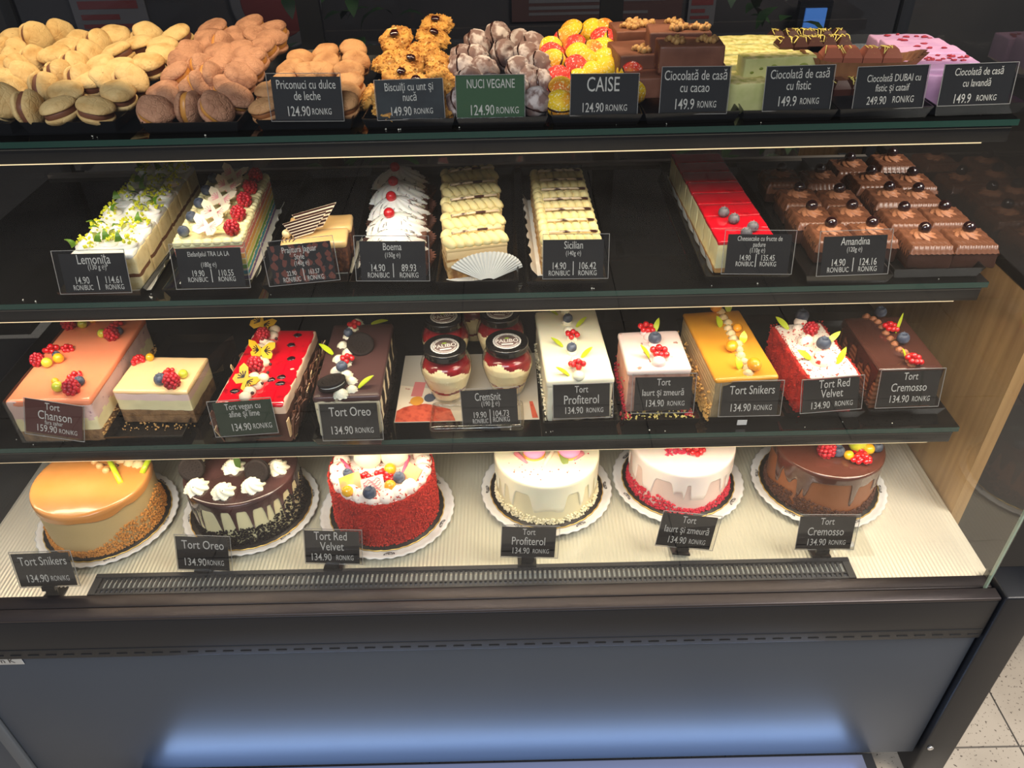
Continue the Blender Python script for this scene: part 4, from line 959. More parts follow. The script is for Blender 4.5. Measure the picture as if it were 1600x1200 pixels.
# chocolate squares with a black cherry
AMC = mat('chocolate_ganache_top', (116, 72, 50), .34, coat=.15, wav=('Y', 14, .7, 1.5)); AMS = mat('chocolate_square_side', (66, 38, 28), .55, b=(120, .4)); AMR = mat('chocolate_rosette', (170, 112, 78), .45)
G = 'chocolate squares with black cherry'
zt = 1.046
sq = []
for side, cols in (('left tray', (((1220, 268), (1248, 299), (1267, 328), (1297, 355)), ((1280, 270), (1310, 301), (1330, 327), (1361, 354)))), ('right tray', (((1327, 252), (1360, 273), (1388, 298), (1411, 330), (1443, 363)), ((1393, 244), (1424, 275), (1433, 300), (1474, 328), (1512, 362))))):
    rz = .05 if side == 'left tray' else .0
    for ci, col in enumerate(cols):
        n = len(col)
        for k, (u, v) in enumerate(col): sq.append((side, 'left' if ci == 0 else 'right', n - 1 - k, n, u, v))
for (side, c_, k, n, u, v) in sq:
    p = onz(u, v, zt + .004); h = zt - TB; w = .066; d = .074
    if side == 'right tray': w = .070
    T = thing('chocolate_square', f'chocolate square topped by a black cherry, {"frontmost" if k == 0 else "rearmost" if k == n - 1 else SP[k] + " from front"}, {c_} column, {side}', 'cake slice', M=TR(p.x, p.y - .012, TB) @ RZ(-1.5), group=G)
    mb = MB(); mb.rbox(-w / 2, w / 2, -d * .42, d * .52, .0005, h - .008, .004, .008, 0, None, .0018, 80, seed=u); part('chocolate_sponge', mb, AMS, T)
    mb = MB(); f = lambda s_, q: Vector(((s_ - .5) * (w + .002), (q - .44) * (d * .97), 0))
    def tp(s_, q, u=u):
        x, y = (s_ - .5), (q - .5); edge = max(abs(x), abs(y)) * 2; dz = -.016 * max(0, edge - .86) / .14 * (1 + .3 * sin(q * 60 + u)) if edge > .86 else 0
        return Vector((x * (w + .002) * (1 if edge < .93 else 1), (q - .46) * d * .97, h + .0007 * sin(s_ * 55 + q * 20) + dz))
    mb.grid(tp, 46, 30); part('ganache_top', mb, AMC, T)
    top(T, 'rosette', .0, .012, h - .001, (1.65, 1.65, .8), rz=u * 7, m=AMR); top(T, 'black_cherry', .0, .013, h + .001, 1.3)

G2 = .47
tray('black tray under the lemon slices', S2, (87, 457), (219, 455), G2); tray('black tray under the rainbow slices', S2, (253, 452), (389, 449), G2); tray('black tray under the two caramel slices', S2, (409, 446), (543, 440), G2); tray('black tray under the cream slices with cherries', S2, (545, 440), (678, 438), G2)
tray('black tray under the turned puff pastry slices', S2, (680, 441), (811, 438), G2); tray('black tray under the straight puff pastry slices', S2, (823, 440), (950, 437), G2); tray('black tray under the red cheesecake slices', S2, (1102, 432), (1235, 430), G2, -.01); tray('black tray under the left chocolate squares', S2, (1261, 433), (1396, 428), G2, -.01); tray('black tray under the right chocolate squares', S2, (1400, 424), (1538, 416), G2, 0)
yc = .247
price_card('black card in a clear sleeve before the lemon slices', (104, 457.5), (206, 455), (92.5, 397.5), .246, [('Lemoniţa', .52, .14, .20, .60), ('(130 g ℮)', .55, .34, .11, .44), ('|', .52, .76, .36, 0), ('14.90', .29, .68, .15, .30), ('114.61', .76, .68, .15, .30), (RB, .28, .87, .11, .30), (RK, .76, .87, .11, .30)], sleeve=(.009, .001, .002, .006), lean=16)
price_card('black card in a clear sleeve before the rainbow slices', (284, 450), (384, 447.5), (275, 389), .246, [('Elefanţelul TRA LA LA', .5, .14, .10, .76), ('(180g ℮)', .48, .41, .10, .30), ('|', .5, .70, .34, 0), ('19.90', .30, .63, .13, .24), ('110.55', .73, .63, .13, .26), (RB, .28, .79, .10, .32), (RK, .73, .79, .10, .30)], sleeve=(.008, .008, .002, .008), lean=16)
price_card('card with brown spots tilted before the caramel slices', (429, 445), (526, 435.6), (418, 385.6), .25, [('Prajitura Jaguar', .5, .13, .13, .72), ('Style', .48, .32, .12, .2), ('(140g ℮)', .5, .49, .10, .38), ('|', .5, .80, .32, 0), ('22.90', .31, .74, .10, .22), ('163.57', .67, .74, .10, .22), (RB, .30, .90, .10, .28), (RK, .68, .90, .10, .26)], 'spotted', sleeve=(.008, .006, .002, .008), lean=16)
price_card('black card in a clear sleeve before the cream slices', (565, 438), (666, 438), (569, 377), .25, L3('Boema', '(150g', '14.90', '89.93', .15), sleeve=(.008, .006, .001, .009), lean=16)
price_card('black card in a clear sleeve before the straight puff pastry slices', (848.5, 435), (942, 434), (849, 375), .248, L3('Sicilian', '(140g', '14.90', '106.42', .16), sleeve=(.001, .008, .001, .009), lean=16)
price_card('black card in a clear sleeve before the red cheesecake slices', (1132, 427), (1230, 427.5), (1137, 366), .250, [('Cheesecake cu fructe de', .5, .10, .10, .80), ('padure', .5, .25, .10, .24), ('(110g ℮)', .48, .40, .10, .27), ('|', .47, .66, .34, 0), ('14.90', .30, .59, .12, .22), ('135.45', .66, .59, .12, .24), (RB, .30, .75, .10, .28), (RK, .67, .75, .10, .26)], sleeve=(.006, .006, .001, .007), lean=16)
price_card('black card in a clear sleeve before the left chocolate squares', (1281.6, 430.6), (1379.5, 427), (1281.6, 370.5), .248, L3('Amandina', '(120g', '14.90', '124.16', .16), sleeve=(.007, .007, .001, .009), lean=16)
# ================================================================== ROW 3: loaf cakes and jars
S3 = .765; ZB3 = S3 + .004
def lf(FL, FR, RR, RL, z):
    a, b, c, d = [onz(*q, z) for q in (FL, FR, RR, RL)]
    f, r = (a + b) / 2, (c + d) / 2; x = (b - a).normalized(); yv = (r - f).normalized()
    rot = .5 * (math.atan2(x.y, x.x) + math.atan2(-yv.x, yv.y)); w = ((b - a).length + (c - d).length) / 2
    return TR(f.x, f.y, ZB3) @ Matrix.Rotation(rot, 4, 'Z'), w, (r - f).length, z - ZB3
def at(T, u, v, z):
    p = T.matrix_world.inverted() @ onz(u, v, z) if T.matrix_world != Matrix() else onz(u, v, z)
    return p
def loaf(label, FL, FR, RR, RL, z, kind='loaf_cake'):
    M, w, L_, h = lf(FL, FR, RR, RL, z); T = thing(kind, label, 'cake', M=M); T['_m'] = 0; del T['_m']
    Mi = M.inverted(); P = lambda u, v, dz=0: Mi @ onz(u, v, z + dz)
    return T, w, L_, h, P
def body(T, w, L_, h, ms, mfn, name='cake_layers', nz=.0012, bev=.004, inset=0, step=.005, y0=0, z1=None):
    mb = MB(); mb.rbox(-w / 2 + inset, w / 2 - inset, y0 + inset, L_ - inset, 0, h if z1 is None else z1, bev, step, 0, None, nz, 70, mfn, seed=w * 900); return part(name, mb, ms, T)
def cap(T, w, L_, h, m, drop=.010, name='icing', nz=.0005, bev=.005, o=.0012):
    mb = MB(); mb.rbox(-w / 2 - o, w / 2 + o, -o * .6, L_ + o, h - drop, h + .001, bev, .008, 0, None, nz, 40, seed=L_ * 700); return part(name, mb, m, T)
def beads(T, pts, r, m, rope=False, name='piped_cream'):
    mb = MB()
    for i, (p, s_) in enumerate(pts):
        if rope:
            def fn(u, v, p=p, s_=s_, i=i):
                a = 2 * pi * u; rr = r * s_ * (1 - v) ** .5 * (1 + .14 * cos(8 * (a + 2.4 * v))) if v < 1 else 0
                return Vector((p.x + rr * cos(a), p.y + rr * sin(a) * .9, p.z - .001 + r * 1.0 * s_ * v ** .8))
            mb.grid(fn, 40, 8, 0, True)
        else: mb.ball((p.x, p.y, p.z + r * .4), r * s_, r * s_, r * .85 * s_, n=16, k=10, nz=.10)
    return part(name, mb, m, T)
def bits(T, n, fn, r, m, name='crumb_coating'):
    mb = MB()
    for _ in range(n):
        p = fn()
        if p is not None: mb.bit(p, random.uniform(*r))
    return part(name, mb, m, T, stuff=True)
def U(a, b): return random.uniform(a, b)
SPONGE = mat('tan_sponge', (150, 112, 72), .85, n=[((112, 80, 50), 60, .45, .65)], b=(260, .8)); CRUMBT = mat('tan_crumb', (196, 150, 88), .85, b=(300, .6))
VAN = mat('vanilla_mousse', (238, 222, 170), .55, b=(60, .15)); BERM = mat('berry_mousse', (226, 188, 176), .55, n=[((160, 110, 120), 90, .62, .7)])

# -- peach pink berry loaf
T, w, L_, h, P = loaf('long peach pink glazed loaf with berry clusters at far left', (18, 627), (128, 627), (226, 498), (98, 498), .855)
def lay(*lv):
    def f(c, n_):
        for i, z in enumerate(lv):
            if c.z < z + .0008 * sin(c.x * 300 + c.y * 220): return i
        return len(lv)
    return f
PEACH = mat('peach_glaze', (246, 146, 104), .22, coat=.4, sss=.2)
body(T, w, L_, h, [SPONGE, VAN, BERM], lay(.026, .048))
cap(T, w, L_, h, PEACH, .012)
bits(T, 240, lambda: Vector((w / 2 + .001, U(0, L_), U(0, .026))), (.0012, .003), CRUMBT)
Z = h + .0008
for k, u, v, s_ in (('raspberry', 110, 513, 1.15), ('grape', 131, 512, 1), ('yellow_berry', 147, 504, 1), ('redcurrants', 184, 511, 1), ('raspberry', 177, 530, 1.2), ('grape', 162, 527, 1), ('blueberry', 187, 522, .9), ('redcurrants', 83, 550, 1.1), ('raspberry', 62, 570, 1.1), ('grape', 76, 573, 1.05), ('yellow_berry', 94, 566, 1.05), ('blueberry', 90, 559, .8), ('redcurrants', 106, 548, .9), ('redcurrants', 119, 592, 1), ('raspberry', 115, 614, 1.25), ('grape', 93, 611, 1.1), ('blueberry', 126, 601, 1), ('yellow_berry', 88, 600, .7)):
    p = P(u, v); p.x = max(-w / 2 + .007, min(w / 2 - .007, p.x)); top(T, k, p.x, p.y, Z - .001, s_, rz=u * 7)
mb = MB(); mb.grid(lambda u, v: Vector((-w / 2 - .0025, L_ * (1 - u), h * 1.02 * v)), 2, 2); mb.grid(lambda u, v: Vector((-w / 2 - .0025 + (w * .6) * u, -.0025, h * 1.02 * v)), 2, 2); part('acetate_film', mb, FILM, T)

# -- cut piece of the cream coloured loaf
T, w, L_, h, P = loaf('short cut piece of pale peach mousse loaf with bare front, second from left', (180, 606), (287, 617), (316, 557), (200, 560), .838)
body(T, w, L_, h, [SPONGE, VAN, mat('pale_pink_mousse', (240, 206, 190), .5)], lay(.030, .050)); cap(T, w, L_, h, mat('pale_peach_glaze', (250, 208, 152), .22, coat=.4, sss=.2), .009)
for k, u, v, s_ in (('redcurrants', 203, 566, .9), ('redcurrants', 218, 564, .9), ('yellow_berry', 236, 563, .85), ('blueberry', 253, 599, 1.25), ('raspberry', 271, 604, 1.3), ('redcurrants', 265, 585, .9), ('grape', 288, 590, .95)):
    p = P(u, v); top(T, k, max(-w / 2 + .008, min(w / 2 - .008, p.x)), min(p.y, L_ - .006), h - .0005, s_, rz=u * 5)
mb = MB(); mb.grid(lambda u, v: Vector((w / 2 + .003 + .030 * u ** 3, -.004 + (L_ + .05) * u, (h * 1.08) * v + .012 * u)), 14, 3); part('acetate_film', mb, FILM, T)
bits(T, 60, lambda: Vector((U(-w / 2, w / 2), U(-.022, 0), .002)), (.0008, .0022), CRUMBT, 'loose_crumbs')

# -- red jelly loaf with chocolate shards
T, w, L_, h, P = loaf('red jelly topped loaf with chocolate shard sides and butterflies', (338, 627), (441, 636), (475, 516), (376, 517), .848)
body(T, w, L_, h, [mat('shard_loaf_base', (90, 54, 40), .7), mat('pale_rim', (226, 190, 160), .5)], lay(h - .018)); cap(T, w - .004, L_, h, JEL, .008)
mb = MB()
for sd in (-1, 1):
    for k in range(100):
        y = L_ * k / 100 + U(-.003, .003); M = TR(sd * (w / 2 + .001), y, U(.0, .02)) @ RZ(U(-25, 25)) @ RY(sd * U(2, 20)) @ RX(U(-25, 25))
        mb.box(-.0008, .0008, -.005, .005, 0, U(.028, .052), 0 if k % 7 else 1, M)
part('chocolate_shards', mb, [mat('shard_brown', (110, 70, 52), .4, coat=.15), mat('shard_pale', (226, 190, 140), .45)], T)
pts = [(P(u, v), s_) for u, v, s_ in ((384, 623, 1), (391, 615, 1.05), (403, 605, 1), (412, 594, 1), (398, 592, 1), (405, 579, 1), (414, 570, 1), (405, 565, .9), (417, 555, 1), (408, 547, 1), (423, 542, 1), (414, 536, .9), (427, 527, 1), (430, 518, 1))]
beads(T, pts, .0098, mat('ivory_cream', (240, 218, 188), .45, sss=.1))
for k, u, v, s_, dz in (('raspberry', 402, 583, 1.25, .006), ('raspberry', 414, 534, 1.1, .006)): p = P(u, v); top(T, k, p.x, p.y, h + dz, s_)
for u, v, rz in ((388, 604, -40), (410, 560, 20), (412, 516, -20)): p = P(u, v); top(T, 'yellow_butterfly', p.x, p.y, h + .012, 1.25, rz=rz, rx=30, ry=20)
mb = MB()
for u, v in ((367, 612), (438, 600), (455, 561), (465, 525), (423, 594), (455, 540), (440, 590)): p = P(u, v); mb.ball((p.x, p.y, h + .001), .008, .0065, .0028, n=14, k=7, nz=.3)
part('blackberry_slices', mb, mat('blackberry', (42, 12, 20), .15, coat=.8), T)
for u, v in ((396, 620), (411, 605), (420, 588), (424, 575), (428, 545), (433, 535), (412, 572)): p = P(u, v); top(T, 'choc_pearl', p.x, p.y, h + .005, 1.1)

# -- dark cookie loaf
T, w, L_, h, P = loaf('dark chocolate glazed loaf with black sandwich cookies on piped cream', (489, 620), (592, 621), (602, 507), (511, 507), .852)
body(T, w, L_, h, [CHOCD, mat('cookie_cream', (224, 210, 172), .6, n=[((60, 48, 40), 130, .62, .68)])], lambda c, n_: 1 if (n_.y < -.5 and .006 < c.z < h and not (abs(c.x) < w * .36 and .012 < c.z < h * .78)) or (n_.x > .5 and sin(c.y * 150) > .45 and c.z > h * .35) else 0)
cap(T, w, L_, h, mat('dark_plum_glaze', (78, 52, 50), .38, coat=.25), .012)
bits(T, 420, lambda: Vector((random.choice((-1, 1)) * (w / 2 + .001), U(0, L_), U(0, .03) ** 1.0)), (.001, .0028), CHOCD)
pts = [(P(u, v), s_) for u, v, s_ in ((558, 506, 1.1), (552, 515, 1.05), (545, 527, 1), (536, 541, 1), (545, 552, 1.1), (530, 563, 1.1), (540, 570, 1.1), (527, 581, 1.1), (541, 588, 1.2), (550, 597, 1), (550, 610, 1), (533, 617, 1.2))]
beads(T, pts, .0105, CREAM, True)
for k, u, v, s_ in (('redcurrants', 556, 516, 1), ('redcurrants', 545, 570, 1.05), ('blueberry', 546, 530, .95), ('blueberry', 536, 584, 1.1)): p = P(u, v); top(T, k, p.x, p.y, h + .007, s_, rz=u)
p = P(560, 545); top(T, 'cookie', p.x + .004, p.y, h + .004, 1.05, rx=26, ry=12); p = P(523, 608); top(T, 'cookie', p.x - .002, p.y, h + .006, 1.05, rx=-10, ry=-8)
for u, v, rz, rx in ((580, 508, -80, 70), (521, 556, 60, 50), (560, 608, -60, 50)): p = P(u, v); top(T, 'chocolate_leaf', p.x, p.y, h + .003, 1.05, rz=rz, rx=-rx)

# -- white loaf
WICE = mat('white_icing', (246, 236, 204), .38, sss=.15, coat=.1); 
T, w, L_, h, P = loaf('white cream iced loaf with red and blue berries in a row', (859, 597), (955, 590), (938, 483), (840, 487), .855)
body(T, w, L_, h, [mat('choux_filling', (196, 172, 140), .7, n=[((130, 96, 80), 50, .5, .65)]), WICE], lambda c, n_: 0 if n_.y < -.5 and abs(c.x) < w * .42 and c.z < h * .82 else 1, nz=.0018); cap(T, w, L_, h, WICE, .014, o=.002)
bits(T, 420, lambda: Vector((random.choice((-1, 1)) * (w / 2 + .002), U(0, L_), abs(random.gauss(0, .014)))), (.0012, .0028), mat('white_crumb', (244, 232, 196), .7))
pts = [(P(u, v), s_) for u, v, s_ in ((883, 488, 1), (886, 506, 1), (889, 519, 1), (894, 532, 1.05), (893, 543, 1), (894, 553, 1), (899, 565, 1), (903, 577, 1), (904, 590, 1.15))]
beads(T, pts, .0088, CREAM)
for k, u, v, s_ in (('redcurrants', 882, 487, 1), ('blueberry', 887, 507, 1), ('redcurrants', 895, 532, 1.1), ('blueberry', 893, 553, 1), ('redcurrants', 903, 579, 1.15)): p = P(u, v); top(T, k, p.x, p.y, h + .006, s_, rz=u * 3)
for u, v, rz in ((900, 512, -60), (880, 543, 60), (908, 560, -60), (890, 588, 70), (872, 493, 70)): p = P(u, v); top(T, 'chocolate_leaf', p.x, p.y, h + .001, .9, rz=rz, rx=-45)

# -- pale pink short loaf
T, w, L_, h, P = loaf('short pale pink iced loaf with red crumbs and one blueberry', (983, 579), (1079, 576), (1058, 517), (965, 520), .858)
PKI = mat('pale_pink_icing', (248, 222, 210), .35, sss=.15, coat=.1)
body(T, w, L_, h, [mat('rosy_cake', (196, 148, 128), .7, n=[((150, 96, 84), 40, .5, .65)], b=(120, .5)), mat('pink_side', (232, 176, 150), .55)], lambda c, n_: 1 if n_.x < -.5 else 0, nz=.0018); cap(T, w, L_, h, PKI, .012, o=.002)
REDC = mat('raspberry_crumb', (206, 44, 62), .7)
bits(T, 320, lambda: Vector((random.choice((-1, 1)) * (w / 2 + .001 + U(0, .003)), U(0, L_), abs(random.gauss(0, .016)))), (.0012, .003), REDC)
bits(T, 70, lambda: Vector((U(-w / 2 - .01, w / 2 + .012), U(-.022, -.001), .002)), (.0012, .003), mat('pale_crumb', (226, 206, 120), .7), 'loose_crumbs'); bits(T, 60, lambda: Vector((random.choice((-1, 1)) * U(w * .42, w * .6), U(-.02, .004), .003)), (.0012, .003), REDC, 'loose_red_crumbs')
beads(T, [(P(u, v), s_) for u, v, s_ in ((1009, 523, 1), (1014, 530, 1), (1022, 541, 1.05), (1027, 556, 1.15), (1029, 569, 1.2))], .0098, mat('pink_cream', (246, 214, 206), .45, sss=.1))
for k, u, v, s_ in (('redcurrants', 1008, 521, 1.2), ('blueberry', 1022, 540, 1.3), ('redcurrants', 1028, 559, 1.3)): p = P(u, v); top(T, k, p.x, p.y, h + .006, s_)
for u, v, rz in ((1022, 523, -30), (1015, 562, 60)): p = P(u, v); top(T, 'chocolate_leaf', p.x, p.y, h + .003, .95, rz=rz, rx=-25)

# -- caramel loaf
T, w, L_, h, P = loaf('caramel topped loaf with coffee cream rope and orange berries', (1119, 597), (1217, 586), (1166, 484), (1081, 489), .857)
COF = mat('coffee_cream_side', (214, 182, 128), .5, wav=('Z', 40, .3)); CARC = mat('caramel_top', (220, 150, 44), .26, coat=.3, sss=.1)
body(T, w, L_, h, [COF, mat('caramel_cake_cut', (150, 128, 92), .8, b=(160, .6))], lambda c, n_: 1 if n_.y < -.5 else 0); cap(T, w, L_, h, CARC, .008)
bits(T, 620, lambda: Vector((-w / 2 - .002 - U(0, .003), U(0, L_), abs(random.gauss(0, .020)))), (.0016, .0036), mat('chopped_nut', (214, 164, 88), .7)); bits(T, 160, lambda: Vector((w / 2 + .002, U(0, L_), abs(random.gauss(0, .012)))), (.0016, .0032), MATS['chopped_nut'])
rp = [(1126, 488), (1130, 497), (1137, 505), (1138, 514), (1142, 522), (1146, 530), (1153, 538), (1154, 547), (1157, 556), (1162, 566), (1168, 576), (1169, 584)]
beads(T, [(P(u, v), 1) for u, v in rp], .0092, mat('coffee_rope', (232, 204, 152), .45, sss=.1), True)
for u, v, s_ in ((1118, 487, 1.15), (1151, 518, .95), (1142, 548, 1.2), (1177, 578, 1.35)): p = P(u, v); top(T, 'yellow_berry', p.x, p.y, h + .001, (s_ * 1.25, s_, s_ * .9), rz=u, m=mat('orange_physalis', (240, 160, 30), .3, coat=.5, sss=.2))
for u, v, rz in ((1126, 512, 30), (1160, 537, -20), (1156, 578, 20), (1138, 488, 0)): p = P(u, v); top(T, 'chocolate_leaf', p.x, p.y, h + .001, (1.3, 1.3, .65), rz=rz, rx=-8)

# -- red velvet loaf
T, w, L_, h, P = loaf('red crumb loaf with cream top, lime leaves and dark berries', (1262, 592), (1347, 583), (1288, 502), (1214, 505), .852)
REDV = mat('red_velvet_crumb', (190, 40, 28), .9, n=[((150, 24, 20), 60, .45, .65)], b=(220, 1.0)); VELC = mat('velvet_cream_top', (250, 232, 214), .5, n=[((204, 60, 44), 130, .58, .64)])
body(T, w + .004, L_, h - .002, REDV, None, nz=.0024); cap(T, w - .006, L_ - .004, h, VELC, .006, o=.0)
bits(T, 900, lambda: Vector((random.choice((-1, -1, 1)) * (w / 2 + .002), U(0, L_), U(0, h))), (.0010, .0024), REDV); bits(T, 260, lambda: Vector((random.choice((-1, 1)) * w * .5 * (1 - U(0, 1) ** 2 * .9), U(0, L_), h + .001)), (.0006, .0016), REDV, 'red_sprinkle')
beads(T, [(P(u, v), s_) for u, v, s_ in ((1250, 507, 1.1), (1247, 517, 1), (1264, 524, 1.2), (1258, 536, 1.3), (1284, 546, 1.4), (1283, 566, 1.7), (1292, 566, 1.4))], .0105, VELC)
for k, u, v, s_ in (('blueberry', 1251, 504, 1.35), ('raspberry', 1264, 526, 1.15), ('blueberry', 1284, 548, 1.4)): p = P(u, v); top(T, k, p.x, p.y, h + .005, s_, m=BLUEB if k == 'blueberry' else None)
for u, v, rz, rx, ry in ((1232, 516, 30, -40, -25), (1290, 538, -50, -30, 30), (1267, 563, 50, -30, -35), (1307, 570, -20, -20, 25)): p = P(u, v); top(T, 'chocolate_leaf', p.x, p.y, h + .002, 1.05, rz=rz, rx=rx, ry=ry)

# -- dark chocolate dripping loaf
T, w, L_, h, P = loaf('dark chocolate loaf with glossy drips over ribbed chocolate sides, far right', (1376, 578), (1473, 575), (1411, 494), (1318, 498), .853)
RIBC = mat('ribbed_milk_chocolate_cream', (142, 88, 58), .5, wav=('Z', 34, .6)); GLZ = mat('glossy_chocolate_glaze', (76, 44, 36), .16, coat=.6)
body(T, w, L_, h, RIBC, None, nz=.0004)
mb = MB(); mb.rbox(-w / 2 - .001, w / 2 + .001, -.001, L_ + .001, h - .006, h + .001, .004, .008, 0)
for sd in (-1, 1):
    def dr(u, v, sd=sd):
        y = L_ * u; d = .014 + .014 * abs(sin(u * 9 + 1)) ** 3 + sum(a * exp(-((u - c0) / .035) ** 4) for c0, a in ((.10, .040), (.30, .018), (.48, .048), (.72, .022), (.9, .045)))
        return Vector((sd * (w / 2 + .0016 * (1 - v ** 6)), y, h - .003 - d * v))
    mb.grid(dr, 90, 8, 0, flip=sd > 0)
part('dripping_glaze', mb, GLZ, T)
bits(T, 480, lambda: Vector((random.choice((-1, -1, 1)) * (w / 2 + .001), U(0, L_), abs(random.gauss(0, .012)))), (.0012, .003), mat('chocolate_crumb', (84, 50, 36), .8))
rp = [(1354, 495), (1364, 499), (1371, 504), (1378, 512), (1384, 521), (1391, 530), (1398, 538), (1405, 547), (1413, 551), (1420, 557), (1421, 566), (1424, 571)]
beads(T, [(P(u, v), .95) for u, v in rp], .0080, mat('milk_chocolate_rope', (172, 110, 74), .45), True)
for k, u, v, s_ in (('blueberry', 1373, 497, 1.2), ('redcurrants', 1388, 518, 1.1), ('blueberry', 1408, 538, 1.2), ('redcurrants', 1424, 569, 1.15)): p = P(u, v); top(T, k, p.x, p.y, h + .004, s_)
for u, v, rz, s_ in ((1399, 522, -40, (.5, .5, 1.3)), (1414, 561, 50, (.7, .7, .6))): p = P(u, v); top(T, 'chocolate_leaf', p.x, p.y, h + .002, s_, rz=rz, rx=-12)

G3 = .31
for lab, fl, fr, r_ in (('black tray under the peach pink loaf', (21, 681), (147, 678), .0), ('black tray under the cut peach piece', (162, 683), (285, 681), -.0), ('black tray under the red jelly loaf', (331, 684), (454, 680), None), ('black tray under the dark cookie loaf', (487, 686), (598, 686), None), ('black tray under the white iced loaf', (848, 661), (969, 657), None),
                        ('black tray under the pale pink loaf', (975, 658), (1095, 654), None), ('black tray under the caramel loaf', (1107, 654), (1225, 649), 0), ('black tray under the red crumb loaf', (1230, 647), (1351, 641), 0), ('black tray under the dark chocolate dripping loaf', (1357, 641), (1477, 637), 0)):
    tray(lab, S3, fl, fr, G3 if 'jelly' not in lab else .30, r_)

# -- printed cake photo lying on the shelf
a, b = onz(616, 661, S3), onz(843, 657, S3); wq = b.x - a.x
mb = MB(); mb.box(0, wq, 0, .20, .0004, .0012, 0)
def flat(P_, m, z): mb.prism(P_, z - .0002, z, m)
flat([(0.001, .001), (.105, .001)] + [(.105 - .105 * (q / 10), .028 + .030 * sin(q / 10 * pi * .5)) for q in range(1, 10)] + [(.001, .062)][:0] + [(.001, .030)], 1, .0014)
flat([(.001, .031)] + [(.012 * q, .036 + .014 * sin(q * .35)) for q in range(1, 9)] + [(.098, .085), (.001, .105)], 2, .0015)
flat([(.022, .072), (.042, .070), (.046, .112), (.026, .115)], 3, .0017)
flat([(.034 + .012 * cos(q * .42), .058 + .013 * sin(q * .42)) for q in range(15)], 4, .0018); flat([(.056 + .010 * cos(q * .42), .066 + .012 * sin(q * .42)) for q in range(15)], 5, .0018)
flat([(wq - .012, .004), (wq - .002, .004), (wq - .010, .05), (wq - .016, .05)], 1, .0016); flat([(wq - .060, .09), (wq - .050, .09), (wq - .046, .15), (wq - .058, .15)], 1, .0016); flat([(wq - .045, .10), (wq - .032, .10), (wq - .034, .14), (wq - .042, .14)], 6, .0016)
tag(part('printed_leaflet', mb, [mat('leaflet_paper', (196, 184, 164), .5), mat('leaflet_red', (196, 84, 58), .5, n=[((160, 54, 38), 90, .45, .65)]), mat('leaflet_cream', (226, 210, 184), .5, n=[((180, 96, 76), 60, .6, .68)]), mat('leaflet_pink', (206, 120, 116), .5), mat('leaflet_orange', (214, 146, 52), .5), mat('leaflet_blue', (84, 88, 100), .5), mat('leaflet_green', (96, 120, 70), .5)], loc=(a.x, a.y, S3)), 'printed leaflet with a red cake lying flat under the dessert jars', 'leaflet')

